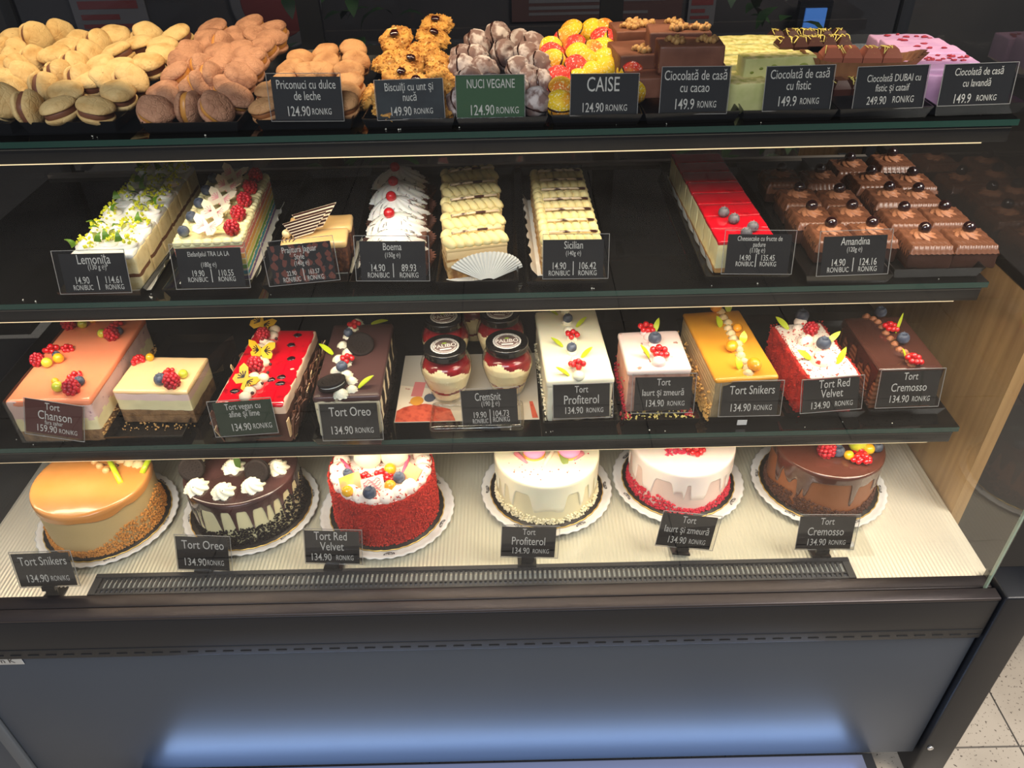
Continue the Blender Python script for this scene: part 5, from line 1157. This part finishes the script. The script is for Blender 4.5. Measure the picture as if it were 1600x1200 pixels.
# -- jars with black lids
JCR = mat('jar_cream', (240, 220, 172), .5, sss=.1, n=[((222, 192, 150), 45, .5, .7)], b=(90, .4)); JAMR = mat('jar_red_jam', (150, 22, 28), .2, coat=.4, n=[((110, 14, 22), 30, .4, .6)]); LID = mat('jar_lid_black', (20, 19, 19), .18, coat=.6); LABM = mat('lid_label_mauve', (112, 92, 88), .4); LABW = mat('lid_label_white', (232, 226, 218), .4); LABG = mat('lid_leaf_green', (150, 190, 40), .4)
def jar_prof(s_): return [(.024 * s_, .0), (.029 * s_, .003), (.033, .018), (.040, .040), (.0445, .060), (.0440, .072), (.040, .083), (.0345, .089), (.0335, .093)]
def jar(label, x, y, rz, H=.0, jam=True):
    T = thing('dessert_jar', label, 'jar', (x, y, S3 + .0022), radians(rz), group='dessert jars with black lids')
    s_ = .98; R0 = jar_prof(1.0); k = .94
    mb = MB(); n = 40
    pr = [(.001, .004)] + [(r * .955, .004 + z * .86) for r, z in R0[:8]] + [(.030, .082), (.015, .084), (.001, .0845)]
    def ins(ph, r, z): return r
    vs0 = len(mb.f); mb.lathe(pr, n, 0)
    for fi, f in enumerate(mb.f):       # red jam band low down and a ragged jam cap near the neck
        c = sum((Vector(mb.v[t]) for t in f), Vector()) / len(f); a = math.atan2(c.y, c.x)
        if .072 + .006 * sin(3 * a + x * 90) < c.z: mb.m[fi] = 1
    # finer bands need more rings: redo with a dense profile
    mb = MB(); dense = []
    for (r0, z0), (r1, z1) in zip(pr[:-1], pr[1:]):
        q = max(1, int((z1 - z0) / .0018)); dense += [(r0 + (r1 - r0) * t / q, z0 + (z1 - z0) * t / q) for t in range(q)]
    dense.append(pr[-1]); mb.lathe(dense, 56, 0)
    for fi, f in enumerate(mb.f):
        c = sum((Vector(mb.v[t]) for t in f), Vector()) / len(f); a = math.atan2(c.y, c.x)
        if c.z > .068 + .007 * sin(2 * a + x * 60) + .003 * sin(7 * a + y * 50) or .022 + .0015 * sin(4 * a) < c.z < .029 + .0015 * sin(5 * a + 1): mb.m[fi] = 1
    part('cream_and_jam', mb, [JCR, JAMR], T)
    mb = MB(); mb.lathe(R0, 48); mb.f.pop(); mb.m.pop(); mb.s.pop(); part('glass_body', mb, JARGL, T)
    mb = MB(); mb.lathe([(.030, .0915), (.0362, .0915), (.0368, .0925), (.0362, .0955), (.0366, .0990), (.0366, .1035), (.0352, .1050), (.0330, .1046), (.0325, .1040), (.001, .1040)], 72, 0, None, lambda p, r, z: r * (1 + (.006 * cos(60 * p) if .094 < z < .103 and r > .036 else 0)))
    L0 = part('lid', mb, LID, T)
    mb = MB(); mb.lathe([(.0225, .10405), (.0245, .1043), (.0225, .1044)], 60, 1, None, lambda p, r, z: r * (1 + .02 * cos(24 * p)), None, False); mb.lathe([(.001, .1042), (.0205, .1042), (.0205, .1043), (.001, .1043)], 48, 0)
    mb.lathe([(.0210, .1042), (.0218, .1044), (.0210, .1044)], 48, 1, None, None, None, False)
    LM = TR(0, 0, .1046) @ RX(-90)
    write(mb, 'PALIBO', 0, .0005, .0085, .039, 0, 1, .9, LM)
    mb.box(-.010, .010, -.0115, -.0085, .1044, .1046, 1)
    mb.prism([(-.004, .008), (0, .0095), (.005, .0085), (.002, .0070), (-.001, .0068)], .1044, .1047, 2)
    for q in range(26):
        a = .35 + q * .095; mb.box(-.0004, .0004, -.0009, .0009, .1044, .1046, 1, RZ(degrees_(a) - 90) @ TR(0, .0188, 0)); mb.box(-.0004, .0004, -.0009, .0009, .1044, .1046, 1, RZ(degrees_(a) + 90) @ TR(0, .0188, 0))
    part('lid_label', mb, [LABM, LABW, LABG], L0)
    return T
def degrees_(a): return a * 180 / pi
jar('front left dessert jar with black lid, cream and red jam', -.114, .306, 12); jar('front right dessert jar with black lid, behind the jar card', -.008, .317, 4)
jar('rear left dessert jar, lid cut by the shelf above', -.121, .402, 20); jar('rear right dessert jar, lid cut by the shelf above', -.020, .412, -6); jar('rearmost dessert jar seen between the two rear jars', -.072, .492, 0)
p = onz(745, 684, S3); T = thing('clear_lid', 'clear plastic tub lying on the shelf below the jar card', 'plastic tub', (p.x, p.y + .012, S3 + .0005))
mb = MB(); mb.rbox(-.080, .080, 0, .075, 0, .012, .008, .02); part('tub', mb, CLEAR, T)
0 and None
mb = MB(); mb.tube([(.080 * cos(q * .2618) * (1 if abs(cos(q * .2618)) > .5 else .98), .0375 + .0375 * sin(q * .2618), .0125) for q in range(25)], .0012, 6); 0

LN = 12
tray('empty black tray at far left behind the peach pink loaf', S3, (-75, 517), (54, 513), .22)
price_card('maroon card tilted before the peach pink loaf', (40.5, 673.6), (129, 686.5), (37, 621), .180, [('Tort', .48, .15, .17, .3), ('Chanson', .52, .42, .21, .62), ('fara zahar', .5, .63, .10, .40), ('159.90', .38, .82, .17, .38), (RK, .75, .84, .11, .32)], 'maroon', sleeve=(.001, .004, .004, .001), lean=LN)
price_card('dark green card tilted before the red jelly loaf', (345, 681.5), (435, 675), (333, 630), .170, [('Tort vegan cu', .50, .14, .15, .66), ('afine şi lime', .50, .36, .15, .58), ('134.90', .40, .76, .18, .38), (RK, .76, .76, .13, .32)], 'moss', sleeve=(.008, .001, .001, .004), lean=LN)
price_card('black card before the dark cookie loaf', (505.6, 686), (594, 684), (499, 631.5), .164, L1('Tort Oreo', '134.90'), sleeve=(.001, .006, .003, .003), lean=LN)
price_card('black card on a clip foot before the dessert jars', (724, 666), (810, 662), (721, 611), .212, [('Cremşnit', .48, .18, .18, .46), ('(190 g ℮)', .52, .38, .11, .40), ('|', .50, .75, .40, 0), ('19.90', .32, .69, .14, .24), ('104.73', .70, .67, .14, .28), (RB, .32, .87, .11, .28), (RK, .70, .84, .12, .30)], sleeve=(.001, .004, .004, .004), clip=S3 + .001, lean=LN)
price_card('black card before the white iced loaf', (865, 653), (952, 650), (864, 602), .198, LT('Profiterol', 'Tort', '134.90')[::-1] if 0 else LT('Tort', 'Profiterol', '134.90', .22), sleeve=(.001, .006, .002, .002), lean=LN)
price_card('black card before the short pale pink loaf', (990, 641.5), (1078, 640), (993, 590), .203, LT('Tort', 'Iaurt şi zmeură', '134.90', .16), sleeve=(.005, .006, .005, .007), lean=LN)
price_card('black card before the caramel loaf', (1125, 650), (1213, 648), (1129, 598), .199, L1('Tort Snikers', '134.90'), sleeve=(.004, .006, .001, .003), lean=LN)
price_card('black card before the red crumb loaf', (1253, 645), (1339, 638), (1260, 595), .203, [('Tort Red', .55, .14, .21, .55), ('Velvet', .52, .44, .21, .42), ('134.90', .33, .80, .18, .36), (RK, .75, .79, .13, .32)], sleeve=(.004, .007, .001, .003), lean=LN)
price_card('black card before the dark chocolate dripping loaf', (1369, 636), (1460, 633), (1377.5, 581), .207, LT('Tort', 'Cremosso', '134.90', .19), sleeve=(.003, .006, .002, .004), lean=LN)
# small white sticker on the shelf edge below the caramel loaf card
p = onz(1159, 657, S3 + .012); mb = MB(); mb.box(-.008, .008, -.0012, -.0002, -.005, .005, 0); tag(part('paper_sticker', mb, mat('sticker_paper', (208, 204, 198), .6), loc=(p.x, p.y - .002, S3 + .010)), 'tiny white paper sticker below the caramel loaf card', 'sticker')
# ================================================================== ROW 4: round cakes on scalloped boards
ZD = DECKZ + .0062
PLATE = mat('white_paper_plate', (226, 220, 210), .6, n=[((204, 196, 186), 18, .45, .7)]); GOLD = mat('gold_board_edge', (226, 186, 96), .3, .6); BOARD = mat('black_cake_board', (40, 34, 30), .4); INK = mat('plate_print', (70, 62, 58), .5); INKW = mat('plate_print_white', (226, 220, 210), .5)
def plate(label, x, y, rz, R=.1245):
    T = thing('cake_plate', label, 'cake plate', (x, y, ZD), radians(rz), group='white scalloped plates')
    rf = lambda p, r, z: r * (1 + (.010 * cos(40 * p) if r > .116 else .0))
    mb = MB(); mb.lathe([(.001, .0006), (.112, .0006), (R - .004, .0020), (R, .0046), (R - .002, .0056), (R - .008, .0042), (.113, .0026), (.001, .0026)], 240, 0, None, rf); part('paper_plate', mb, PLATE, T)
    mb = MB()
    for k in range(6):
        M = RZ(k * 60 + 22) @ TR(0, -.1135, .0034) @ RX(2)
        mb.prism([(.010 * cos(q * .3142), .0046 * sin(q * .3142)) for q in range(20)], 0, .0003, 0, M)
        write(mb, 'PALIBO', 0, 0, .0042, .015, 0, 1, .9, M @ TR(0, 0, .0005) @ RX(-90))
    part('printed_logos', mb, [INK, INKW], T)
    return T
def round_cake(label, x, y, R, h, side, rz=0, ribs=True):
    T = thing('round_cake', label, 'cake', (x, y, ZD + .0032), radians(rz))
    mb = MB(); mb.lathe([(.001, 0), (R + .011, 0), (R + .012, .0010), (R + .011, .0018), (.001, .0018)], 200, 0, None, lambda p, r, z: r * (1 + (.012 * abs(cos(17 * p)) if r > R else 0)))
    b_ = part('cake_board', mb, BOARD, T)
    mb = MB(); mb.lathe([(R + .0112, .0002), (R + .0128, .0010), (R + .0112, .0019)], 200, 0, None, lambda p, r, z: r * (1 + .012 * abs(cos(17 * p))), None, False); part('gold_edge', mb, GOLD, b_)
    mb = MB(); n = int(h / .0016); pr = [(.001, .002)] + [(R - (.0006 * (j % 2) if ribs else 0), .002 + (h - .006) * j / n) for j in range(n)] + [(R - .0012, h - .003), (R - .004, h - .0005), (.001, h)]
    mb.lathe(pr, 90, 0, None, lambda p, r, z: r * (1 + .006 * noise.noise(Vector((cos(p) * 2, sin(p) * 2, z * 40))))); part('cake_side', mb, side, T)
    Pm = lambda u, v: (onz(u, v, ZD + .0032 + h) - Vector((x, y, ZD + .0032)))
    return T, Pm
def glaze(T, R, h, m, low, name='glaze', th=.0022, dome=.002, n=360):
    """poured top whose lower edge follows low(phi)"""
    mb = MB(); rows = [0, .25, .5, .75, .92, .98, 1.0]
    def fn(u, v):
        ph = 2 * pi * u
        if v <= .5:
            r = R * (v / .5) ** .8; return Vector((r * cos(ph), r * sin(ph), h + th + dome * (1 - (v / .5) ** 2) + .0004 * noise.noise(Vector((r * cos(ph) * 40, r * sin(ph) * 40, 1)))))
        t = (v - .5) / .5; d = low(ph); c = min(1, t * 6) * pi / 2
        if t < .1667: return Vector(((R + th * .9 * sin(c)) * cos(ph), (R + th * .9 * sin(c)) * sin(ph), h + th * cos(c) - .004 * (1 - cos(c))))
        q = (t - .1667) / .8333; rr = R + th * (.9 if q < .85 else .9 * (1 - q) / .15 * .9 + .02)
        return Vector((rr * cos(ph), rr * sin(ph), h - .004 - (d - .004) * q))
    mb.grid(lambda u, v: fn(u, max(1e-4, v)), n, 31, 0, True, flip=True); mb.f = [f[::1] for f in mb.f]
    return part(name, mb, m, T)
def drips(base, seq):
    def low(ph):
        a = math.degrees(ph) % 360; d = base + .002 * sin(ph * 5)
        for c, w, l in seq:
            dd = (a - c + 180) % 360 - 180; d += l * exp(-(dd / w) ** (4 if l > 0 else 8))
        return d
    return low
def ring_bits(T, R, n, hf, r, m, name='crumb_coating', off=.0012):
    mb = MB()
    for _ in range(n):
        ph = random.random() * 2 * pi; hh = hf(math.degrees(ph) % 360)
        if hh <= 0: continue
        z = .002 + hh * random.random() ** 1.4; rr = R + off + random.uniform(0, .003) * (1 - z / max(hh, .001)); mb.bit((rr * cos(ph), rr * sin(ph), z), random.uniform(*r))
    return part(name, mb, m, T, stuff=True)
def bump_(a, c, w): d = (a - c + 180) % 360 - 180; return exp(-(d / w) ** 2)
# seen from the front: 270 deg faces the viewer, 0 deg is right
plates = [(-.757, .229), (-.495, .248), (-.2385, .233), (.060, .278), (.314, .296), (.579, .279)]
names = ['caramel glazed round cake', 'dark dripping round cake with cookies', 'red crumb round cake', 'white dripping round cake', 'pale pink round cake', 'chocolate glazed round cake']
for i, ((x, y), nm) in enumerate(zip(plates, names)): plate('white scalloped plate under the ' + nm, x, y, i * 23)

# 1 caramel
x, y = plates[0]; R = .0985; h = .096
T, P = round_cake('round cake with orange caramel top and ribbed coffee cream side, far left', x, y, R, h, mat('ribbed_coffee_cream', (204, 172, 116), .5, b=(60, .1)))
glaze(T, R, h, mat('caramel_pour', (218, 150, 84), .22, coat=.4, sss=.1, n=[((208, 134, 60), 6, .4, .65)]), drips(.011, [(250, 22, .005), (300, 16, .006), (215, 14, .005), (340, 14, .007), (275, 10, .003)]), 'caramel_glaze', .003, .003)
ring_bits(T, R, 2400, lambda a: .010 + .034 * bump_(a, 318, 26) + .05 * bump_(a, 5, 26) + .03 * bump_(a, 195, 26), (.0014, .0032), mat('golden_crumb', (206, 138, 62), .8))
mb = MB()
for (u0, v0, u1, v1) in ((172, 722, 190, 758), (240, 722, 223, 742)):
    a, b = P(u0, v0), P(u1, v1); mb.tube([a + Vector((0, 0, .016)), (a + b) / 2 + Vector((0, 0, .011)), b + Vector((0, 0, .004))], .0048, 12)
part('lime_chocolate_tube', mb, mat('lime_tube', (190, 210, 36), .35, coat=.3), T)
for u, v in ((158, 733), (150, 726), (168, 740), (182, 724)): p = P(u, v); top(T, 'nut', p.x, p.y, h + .001, 1.0)
mb = MB(); p = P(203, 745); M = TR(p.x, p.y + .008, h + .002) @ RZ(18) @ RX(-38)
mb.prism([(-.030, 0), (.028, 0), (.020, .030), (-.020, .026)], 0, .002, 0, M)
for k in range(9): mb.box(-.027 + k * .006, -.0255 + k * .006, .002, .025, .0020, .0024, 1, M)
part('striped_plate', mb, [IVORY, CHOC], T)
beads(T, [(P(u, v), 1.3) for u, v in ((205, 726), (218, 728), (190, 722))], .011, mat('coffee_rope', (0, 0, 0)), True, 'piped_cream')
mb = MB()
for k in range(7): p = P(140 + k * 8, 722 + (k % 3) * 6); mb.tube([p, p + Vector((U(-.01, .01), U(0, .01), .008)), p + Vector((U(-.02, .02), U(0, .015), .004))], .0012, 5)
part('chocolate_curls', mb, CHOC, T)

# 2 cookie cake
x, y = plates[1]
T, P = round_cake('round cake with dark chocolate drips, white ribbed side and cookies on rosettes', x, y, .0985, .096, mat('ribbed_vanilla_cream', (236, 222, 172), .5))
glaze(T, .0985, .096, mat('dark_pour', (58, 38, 36), .18, coat=.6, n=[((92, 60, 56), 8, .45, .6)]), drips(.078, [(198, 5, -.056), (216, 6, -.060), (231, 3, -.050), (247, 11, -.062), (267, 6.5, -.062), (283, 7, -.062), (299, 7, -.062), (310, 3.4, -.058), (319, 5, -.060), (332, 6, -.060), (347, 6, -.060), (3, 6, -.060), (20, 7, -.06), (183, 6, -.06)]))
ring_bits(T, .0985, 3600, lambda a: .012 + .028 * bump_(a, 275, 34) + .048 * bump_(a, 335, 26) + .05 * bump_(a, 15, 22) + .02 * bump_(a, 200, 24), (.0012, .0030), CHOCD)
for k, (u, v) in enumerate(((309, 764), (350, 771), (396, 762), (434, 734), (303, 730), (366, 733))): p = P(u, v); top(T, 'rosette', p.x, p.y, .097, 1.75, rz=k * 40, m=CREAM)
p = P(303, 752); top(T, 'cookie', p.x, p.y + .012, .118, 1.0, rx=62, ry=-8, rz=10); p = P(402, 754); top(T, 'cookie', p.x + .004, p.y + .010, .116, 1.0, rx=58, ry=30, rz=-24)
p = P(375, 738); top(T, 'chocolate_leaf', p.x, p.y, .104, 1.1, rz=20, rx=-10, m=mat('dark_green_leaf', (70, 96, 40), .4))
bits(T, 60, lambda: (lambda q: Vector((q.x + U(-.012, .012), q.y + U(-.012, .012), .112)))(P(*random.choice(((350, 771), (309, 764), (366, 733), (434, 734))))), (.0006, .0014), CHOCD, 'cookie_dust')

# 3 red velvet
x, y = plates[2]; h = .098
T, P = round_cake('round red crumb cake with cream border, fruit and white balls on top', x, y, .093, h, REDV, 0, False)
ring_bits(T, .093, 5200, lambda a: h + .003, (.0011, .0027), mat('red_velvet_bits', (186, 46, 32), .9), 'red_crumbs', .0006)
mb = MB(); mb.lathe([(.001, h + .0005), (.086, h + .0005), (.088, h - .001)], 60); part('cream_top', mb, VELC, T)
beads(T, [(Vector((.076 * cos(radians(a)), .076 * sin(radians(a)), h)), 1.25) for a in range(165, 420, 17)], .0125, VELC, False, 'cream_border')
for k, u, v, s_, dz in (('blueberry', 580, 784, 1.35, .012), ('blueberry', 625, 756, 1.25, .006), ('blueberry', 545, 748, 1.1, .004), ('redcurrants', 570, 752, 1.1, .003), ('redcurrants', 597, 748, 1.2, .003), ('redcurrants', 612, 750, .8, .003), ('yellow_berry', 611, 768, 1.25, .003), ('yellow_berry', 611, 742, 1.3, .003), ('grape', 545, 777, 1.2, .004)):
    p = P(u, v); top(T, k, p.x, p.y, h + dz, s_, m=MATS['orange_physalis'] if k == 'yellow_berry' else YELB if k == 'grape' else None)
def plaque(u, v, ww, hh, rz, tilt, ms, marks=False):
    p = P(u, v); mb = MB(); M = TR(p.x, p.y, h + .017) @ RZ(rz) @ RX(tilt); mb.prism([(-ww, -hh), (ww * .9, -hh), (ww, hh), (-ww * .85, hh)], 0, .002, 0, M)
    if marks:
        for k in range(5): mb.tube([M @ Vector((-ww * .7 + ww * 1.4 * q / 6, -hh * .6 + hh * .3 * k + .003 * sin(q * 2 + k), .0024)) for q in range(7)], .0006, 5, 1)
    part('chocolate_plaque', mb, ms, T)
plaque(550, 766, .020, .015, 28, 40, mat('sunset_plaque', (240, 160, 110), .35, n=[((246, 196, 60), 30, .5, .62), ((226, 90, 110), 24, .5, .7)]))
plaque(584, 770, .021, .015, 20, 42, [mat('blush_plaque', (246, 206, 190), .35), mat('plaque_red_line', (206, 92, 100), .4)], True)
plaque(645, 752, .017, .016, -40, 44, MATS['sunset_plaque'])
for u, v in ((575, 735), (617, 733)):
    p = P(u, v); mb = MB(); mb.ball((p.x, p.y + .012, h + .020), .025, .014, .024, n=28, k=18); part('white_chocolate_ball', mb, mat('white_shell', (250, 240, 216), .4, sss=.2), T)
mb = MB()
for (u0, v0, u1, v1) in ((534, 726, 556, 746), (640, 722, 628, 748)): a, b = P(u0, v0), P(u1, v1); mb.tube([a + Vector((0, 0, .014)), b + Vector((0, 0, .004))], .0034, 8)
part('pink_sugar_stick', mb, mat('pink_stick', (232, 96, 130), .4), T)
bits(T, 160, lambda: Vector((U(-.07, .07), U(-.07, .05), h + .002)), (.0006, .0014), REDV, 'red_sprinkle')

# 4 white with drips
x, y = plates[3]; h = .092; R = .0945
T, P = round_cake('round white cake with tone on tone drips and pink macarons on top', x, y, R, h, mat('ribbed_ivory_cream', (236, 222, 178), .45))
glaze(T, R, h, mat('ivory_pour', (248, 238, 206), .28, coat=.3, sss=.15), drips(.066, [(205, 5, -.034), (219, 4.5, -.040), (240, 11, -.042), (297, 9, -.040), (316, 5, -.040), (331, 4, -.036), (350, 8, -.040), (186, 8, -.04), (268, 9, -.004)]), th=.0028)
ring_bits(T, R, 900, lambda a: .006 + .014 * bump_(a, 225, 40) + .012 * bump_(a, 320, 34), (.0016, .0034), mat('white_choc_crumb', (246, 232, 190), .7))
for u, v, rz in ((835, 722, 6), (890, 721, -8)):
    p = P(u, v); mb = MB(); mb.lathe([(.001, 0), (.019, 0), (.021, .004), (.019, .008), (.001, .008)], 36, 1); mb.lathe([(.017, .008), (.018, .011)], 36, 2); mb.lathe([(.001, .011), (.019, .011), (.021, .015), (.018, .020), (.010, .0225), (.001, .023)], 36, 0)
    part('pink_macaron', mb, [mat('pink_shell', (244, 150, 190), .5), mat('orange_shell', (244, 176, 70), .5), CREAM], T, M=TR(p.x, p.y + .018, h + .004) @ RX(14))
mb = MB()
for (u0, v0, u1, v1) in ((806, 712, 824, 727), (910, 712, 896, 722)): a, b = P(u0, v0), P(u1, v1); mb.tube([a + Vector((0, 0, .008)), b + Vector((0, 0, .003))], .005, 8, rfn=lambda f, p_: .0055 * (1 - f * .5))
part('pink_petal', mb, mat('petal_pink', (240, 140, 150), .45), T)
mb = MB(); a, b = P(866, 708), P(850, 729); mb.tube([a + Vector((0, 0, .012)), b + Vector((0, 0, .003))], .004, 10); part('ivory_stick', mb, IVORY, T)
p = P(884, 729); top(T, 'chocolate_leaf', p.x, p.y, h + .003, (1.6, 1.3, 1.2), rz=10, rx=-50, m=mat('olive_leaf', (128, 142, 60), .4))
bits(T, 70, lambda: (lambda r, a: Vector((r * cos(a), r * sin(a), h + .004)))(U(.02, .085), radians(U(200, 400))), (.0008, .0020), REDC, 'red_specks')

# 5 pale pink
x, y = plates[4]; h = .095; R = .094
T, P = round_cake('round pale pink cake with red crumb base and redcurrants on top', x, y, R, h, mat('ribbed_pink_cream', (240, 206, 190), .45))
glaze(T, R, h, mat('pink_pour', (252, 232, 220), .26, coat=.3, sss=.15), drips(.064, [(208, 6, -.040), (240, 12, -.042), (258, 5, -.018), (268, 3, -.036), (299, 10, -.040), (316, 4, -.034), (333, 7, -.040), (355, 8, -.036), (185, 8, -.04)]), th=.0028)
ring_bits(T, R, 1300, lambda a: .005 + .020 * bump_(a, 205, 34) + .018 * bump_(a, 240, 24) + .020 * bump_(a, 322, 28), (.0016, .0038), REDC)
bits(T, 120, lambda: P(1060, 712) + Vector((U(-.022, .022), U(-.004, .02), U(.001, .008))), (.002, .004), mat('raspberry_pieces', (214, 50, 80), .5), 'raspberry_pieces')
for u, v, s_ in ((1086, 712, 1.2), (1092, 708, 1.1), (1078, 706, 1.1)): p = P(u, v); top(T, 'redcurrants', p.x, p.y, h + .004, s_, rz=u * 9)

# 6 chocolate
x, y = plates[5]; h = .097; R = .096
T, P = round_cake('round chocolate cake with glossy glaze, raspberry and redcurrants, far right', x, y, R, h, mat('ribbed_chocolate_cream', (148, 88, 52), .45, b=(50, .2)))
glaze(T, R, h, mat('chocolate_pour', (84, 46, 36), .15, coat=.6, sss=.05), drips(.018, [(210, 7, .020), (226, 3, .034), (233, 3, .032), (222, 14, .012), (282, 3.2, .048), (290, 10, .008), (312, 3, .034), (324, 3, .044), (340, 4, .03), (196, 5, .05), (355, 5, .04)]))
ring_bits(T, R, 2200, lambda a: .006 + .024 * bump_(a, 215, 30) + .016 * bump_(a, 250, 26) + .018 * bump_(a, 320, 26) + .026 * bump_(a, 350, 22), (.0014, .0034), mat('chocolate_flakes', (88, 54, 40), .75))
for k, u, v, s_ in (('raspberry', 1282, 711, 1.45), ('blueberry', 1307, 713, 1.35), ('blueberry', 1368, 706, 1.2), ('grape', 1336, 705, 1.9), ('grape', 1305, 700, 1.2), ('yellow_berry', 1324, 719, 1.05), ('yellow_berry', 1355, 710, 1.2), ('redcurrants', 1342, 713, 1.1), ('redcurrants', 1336, 723, 1.15), ('redcurrants', 1350, 724, 1.15)):
    p = P(u, v); top(T, k, p.x, p.y, h + .003, s_, rz=u * 3, rx=-35 if k == 'raspberry' else 0, m=GRAPE if k == 'grape' else None)

zc = ZD + .0002
C4 = dict(sleeve=(.001, .006, .001, .005), lean=14)
price_card('black card on a clip foot before the caramel round cake', (33, 917), (121, 914), (24, 866), .055, L1('Tort Snikers', '134.90'), clip=DECKZ + .001, **C4)
price_card('black card on a clip foot before the cookie round cake', (279, 889), (359, 892), (274, 838), .095, L1('Tort Oreo', '134.90'), clip=zc, **C4)
price_card('black card on a clip foot before the red crumb round cake', (478, 879), (562, 881), (477, 829), .095, [('Tort Red', .48, .14, .21, .60), ('Velvet', .50, .46, .21, .44), ('134.90', .30, .80, .18, .38), (RK, .73, .81, .13, .32)], clip=zc, **C4)
price_card('black card on a clip foot before the white round cake', (782.5, 869), (866, 871), (782, 823), .095, LT('Tort', 'Profiterol', '134.90', .22), clip=zc, **C4)
price_card('black tilted card on a clip foot before the pale pink round cake', (1024, 851), (1108, 859), (1028, 800), .112, LT('Tort', 'Iaurt şi zmeură', '134.90', .17), clip=zc, **C4)
price_card('black card on a clip foot before the chocolate round cake', (1242, 857.5), (1328, 857.5), (1242.5, 807), .100, LT('Tort', 'Cremosso', '134.90', .20), clip=zc, **C4)
# white maker's plate at the panel's upper left
p = ony(10, 1032, -.0015); mb = MB(); mb.rbox(-.045, .027, -.0012, 0, -.012, .012, .001, .02, 0); write(mb, 'n K', .002, 0, .010, .03, .0016, 1, 1.0)
tag(part('maker_plate', mb, [mat('plate_silver', (196, 196, 192), .3, .4), INK], loc=(p.x, -.0008, p.z)), 'small silver plate with letters on the panel at far left', 'plate')
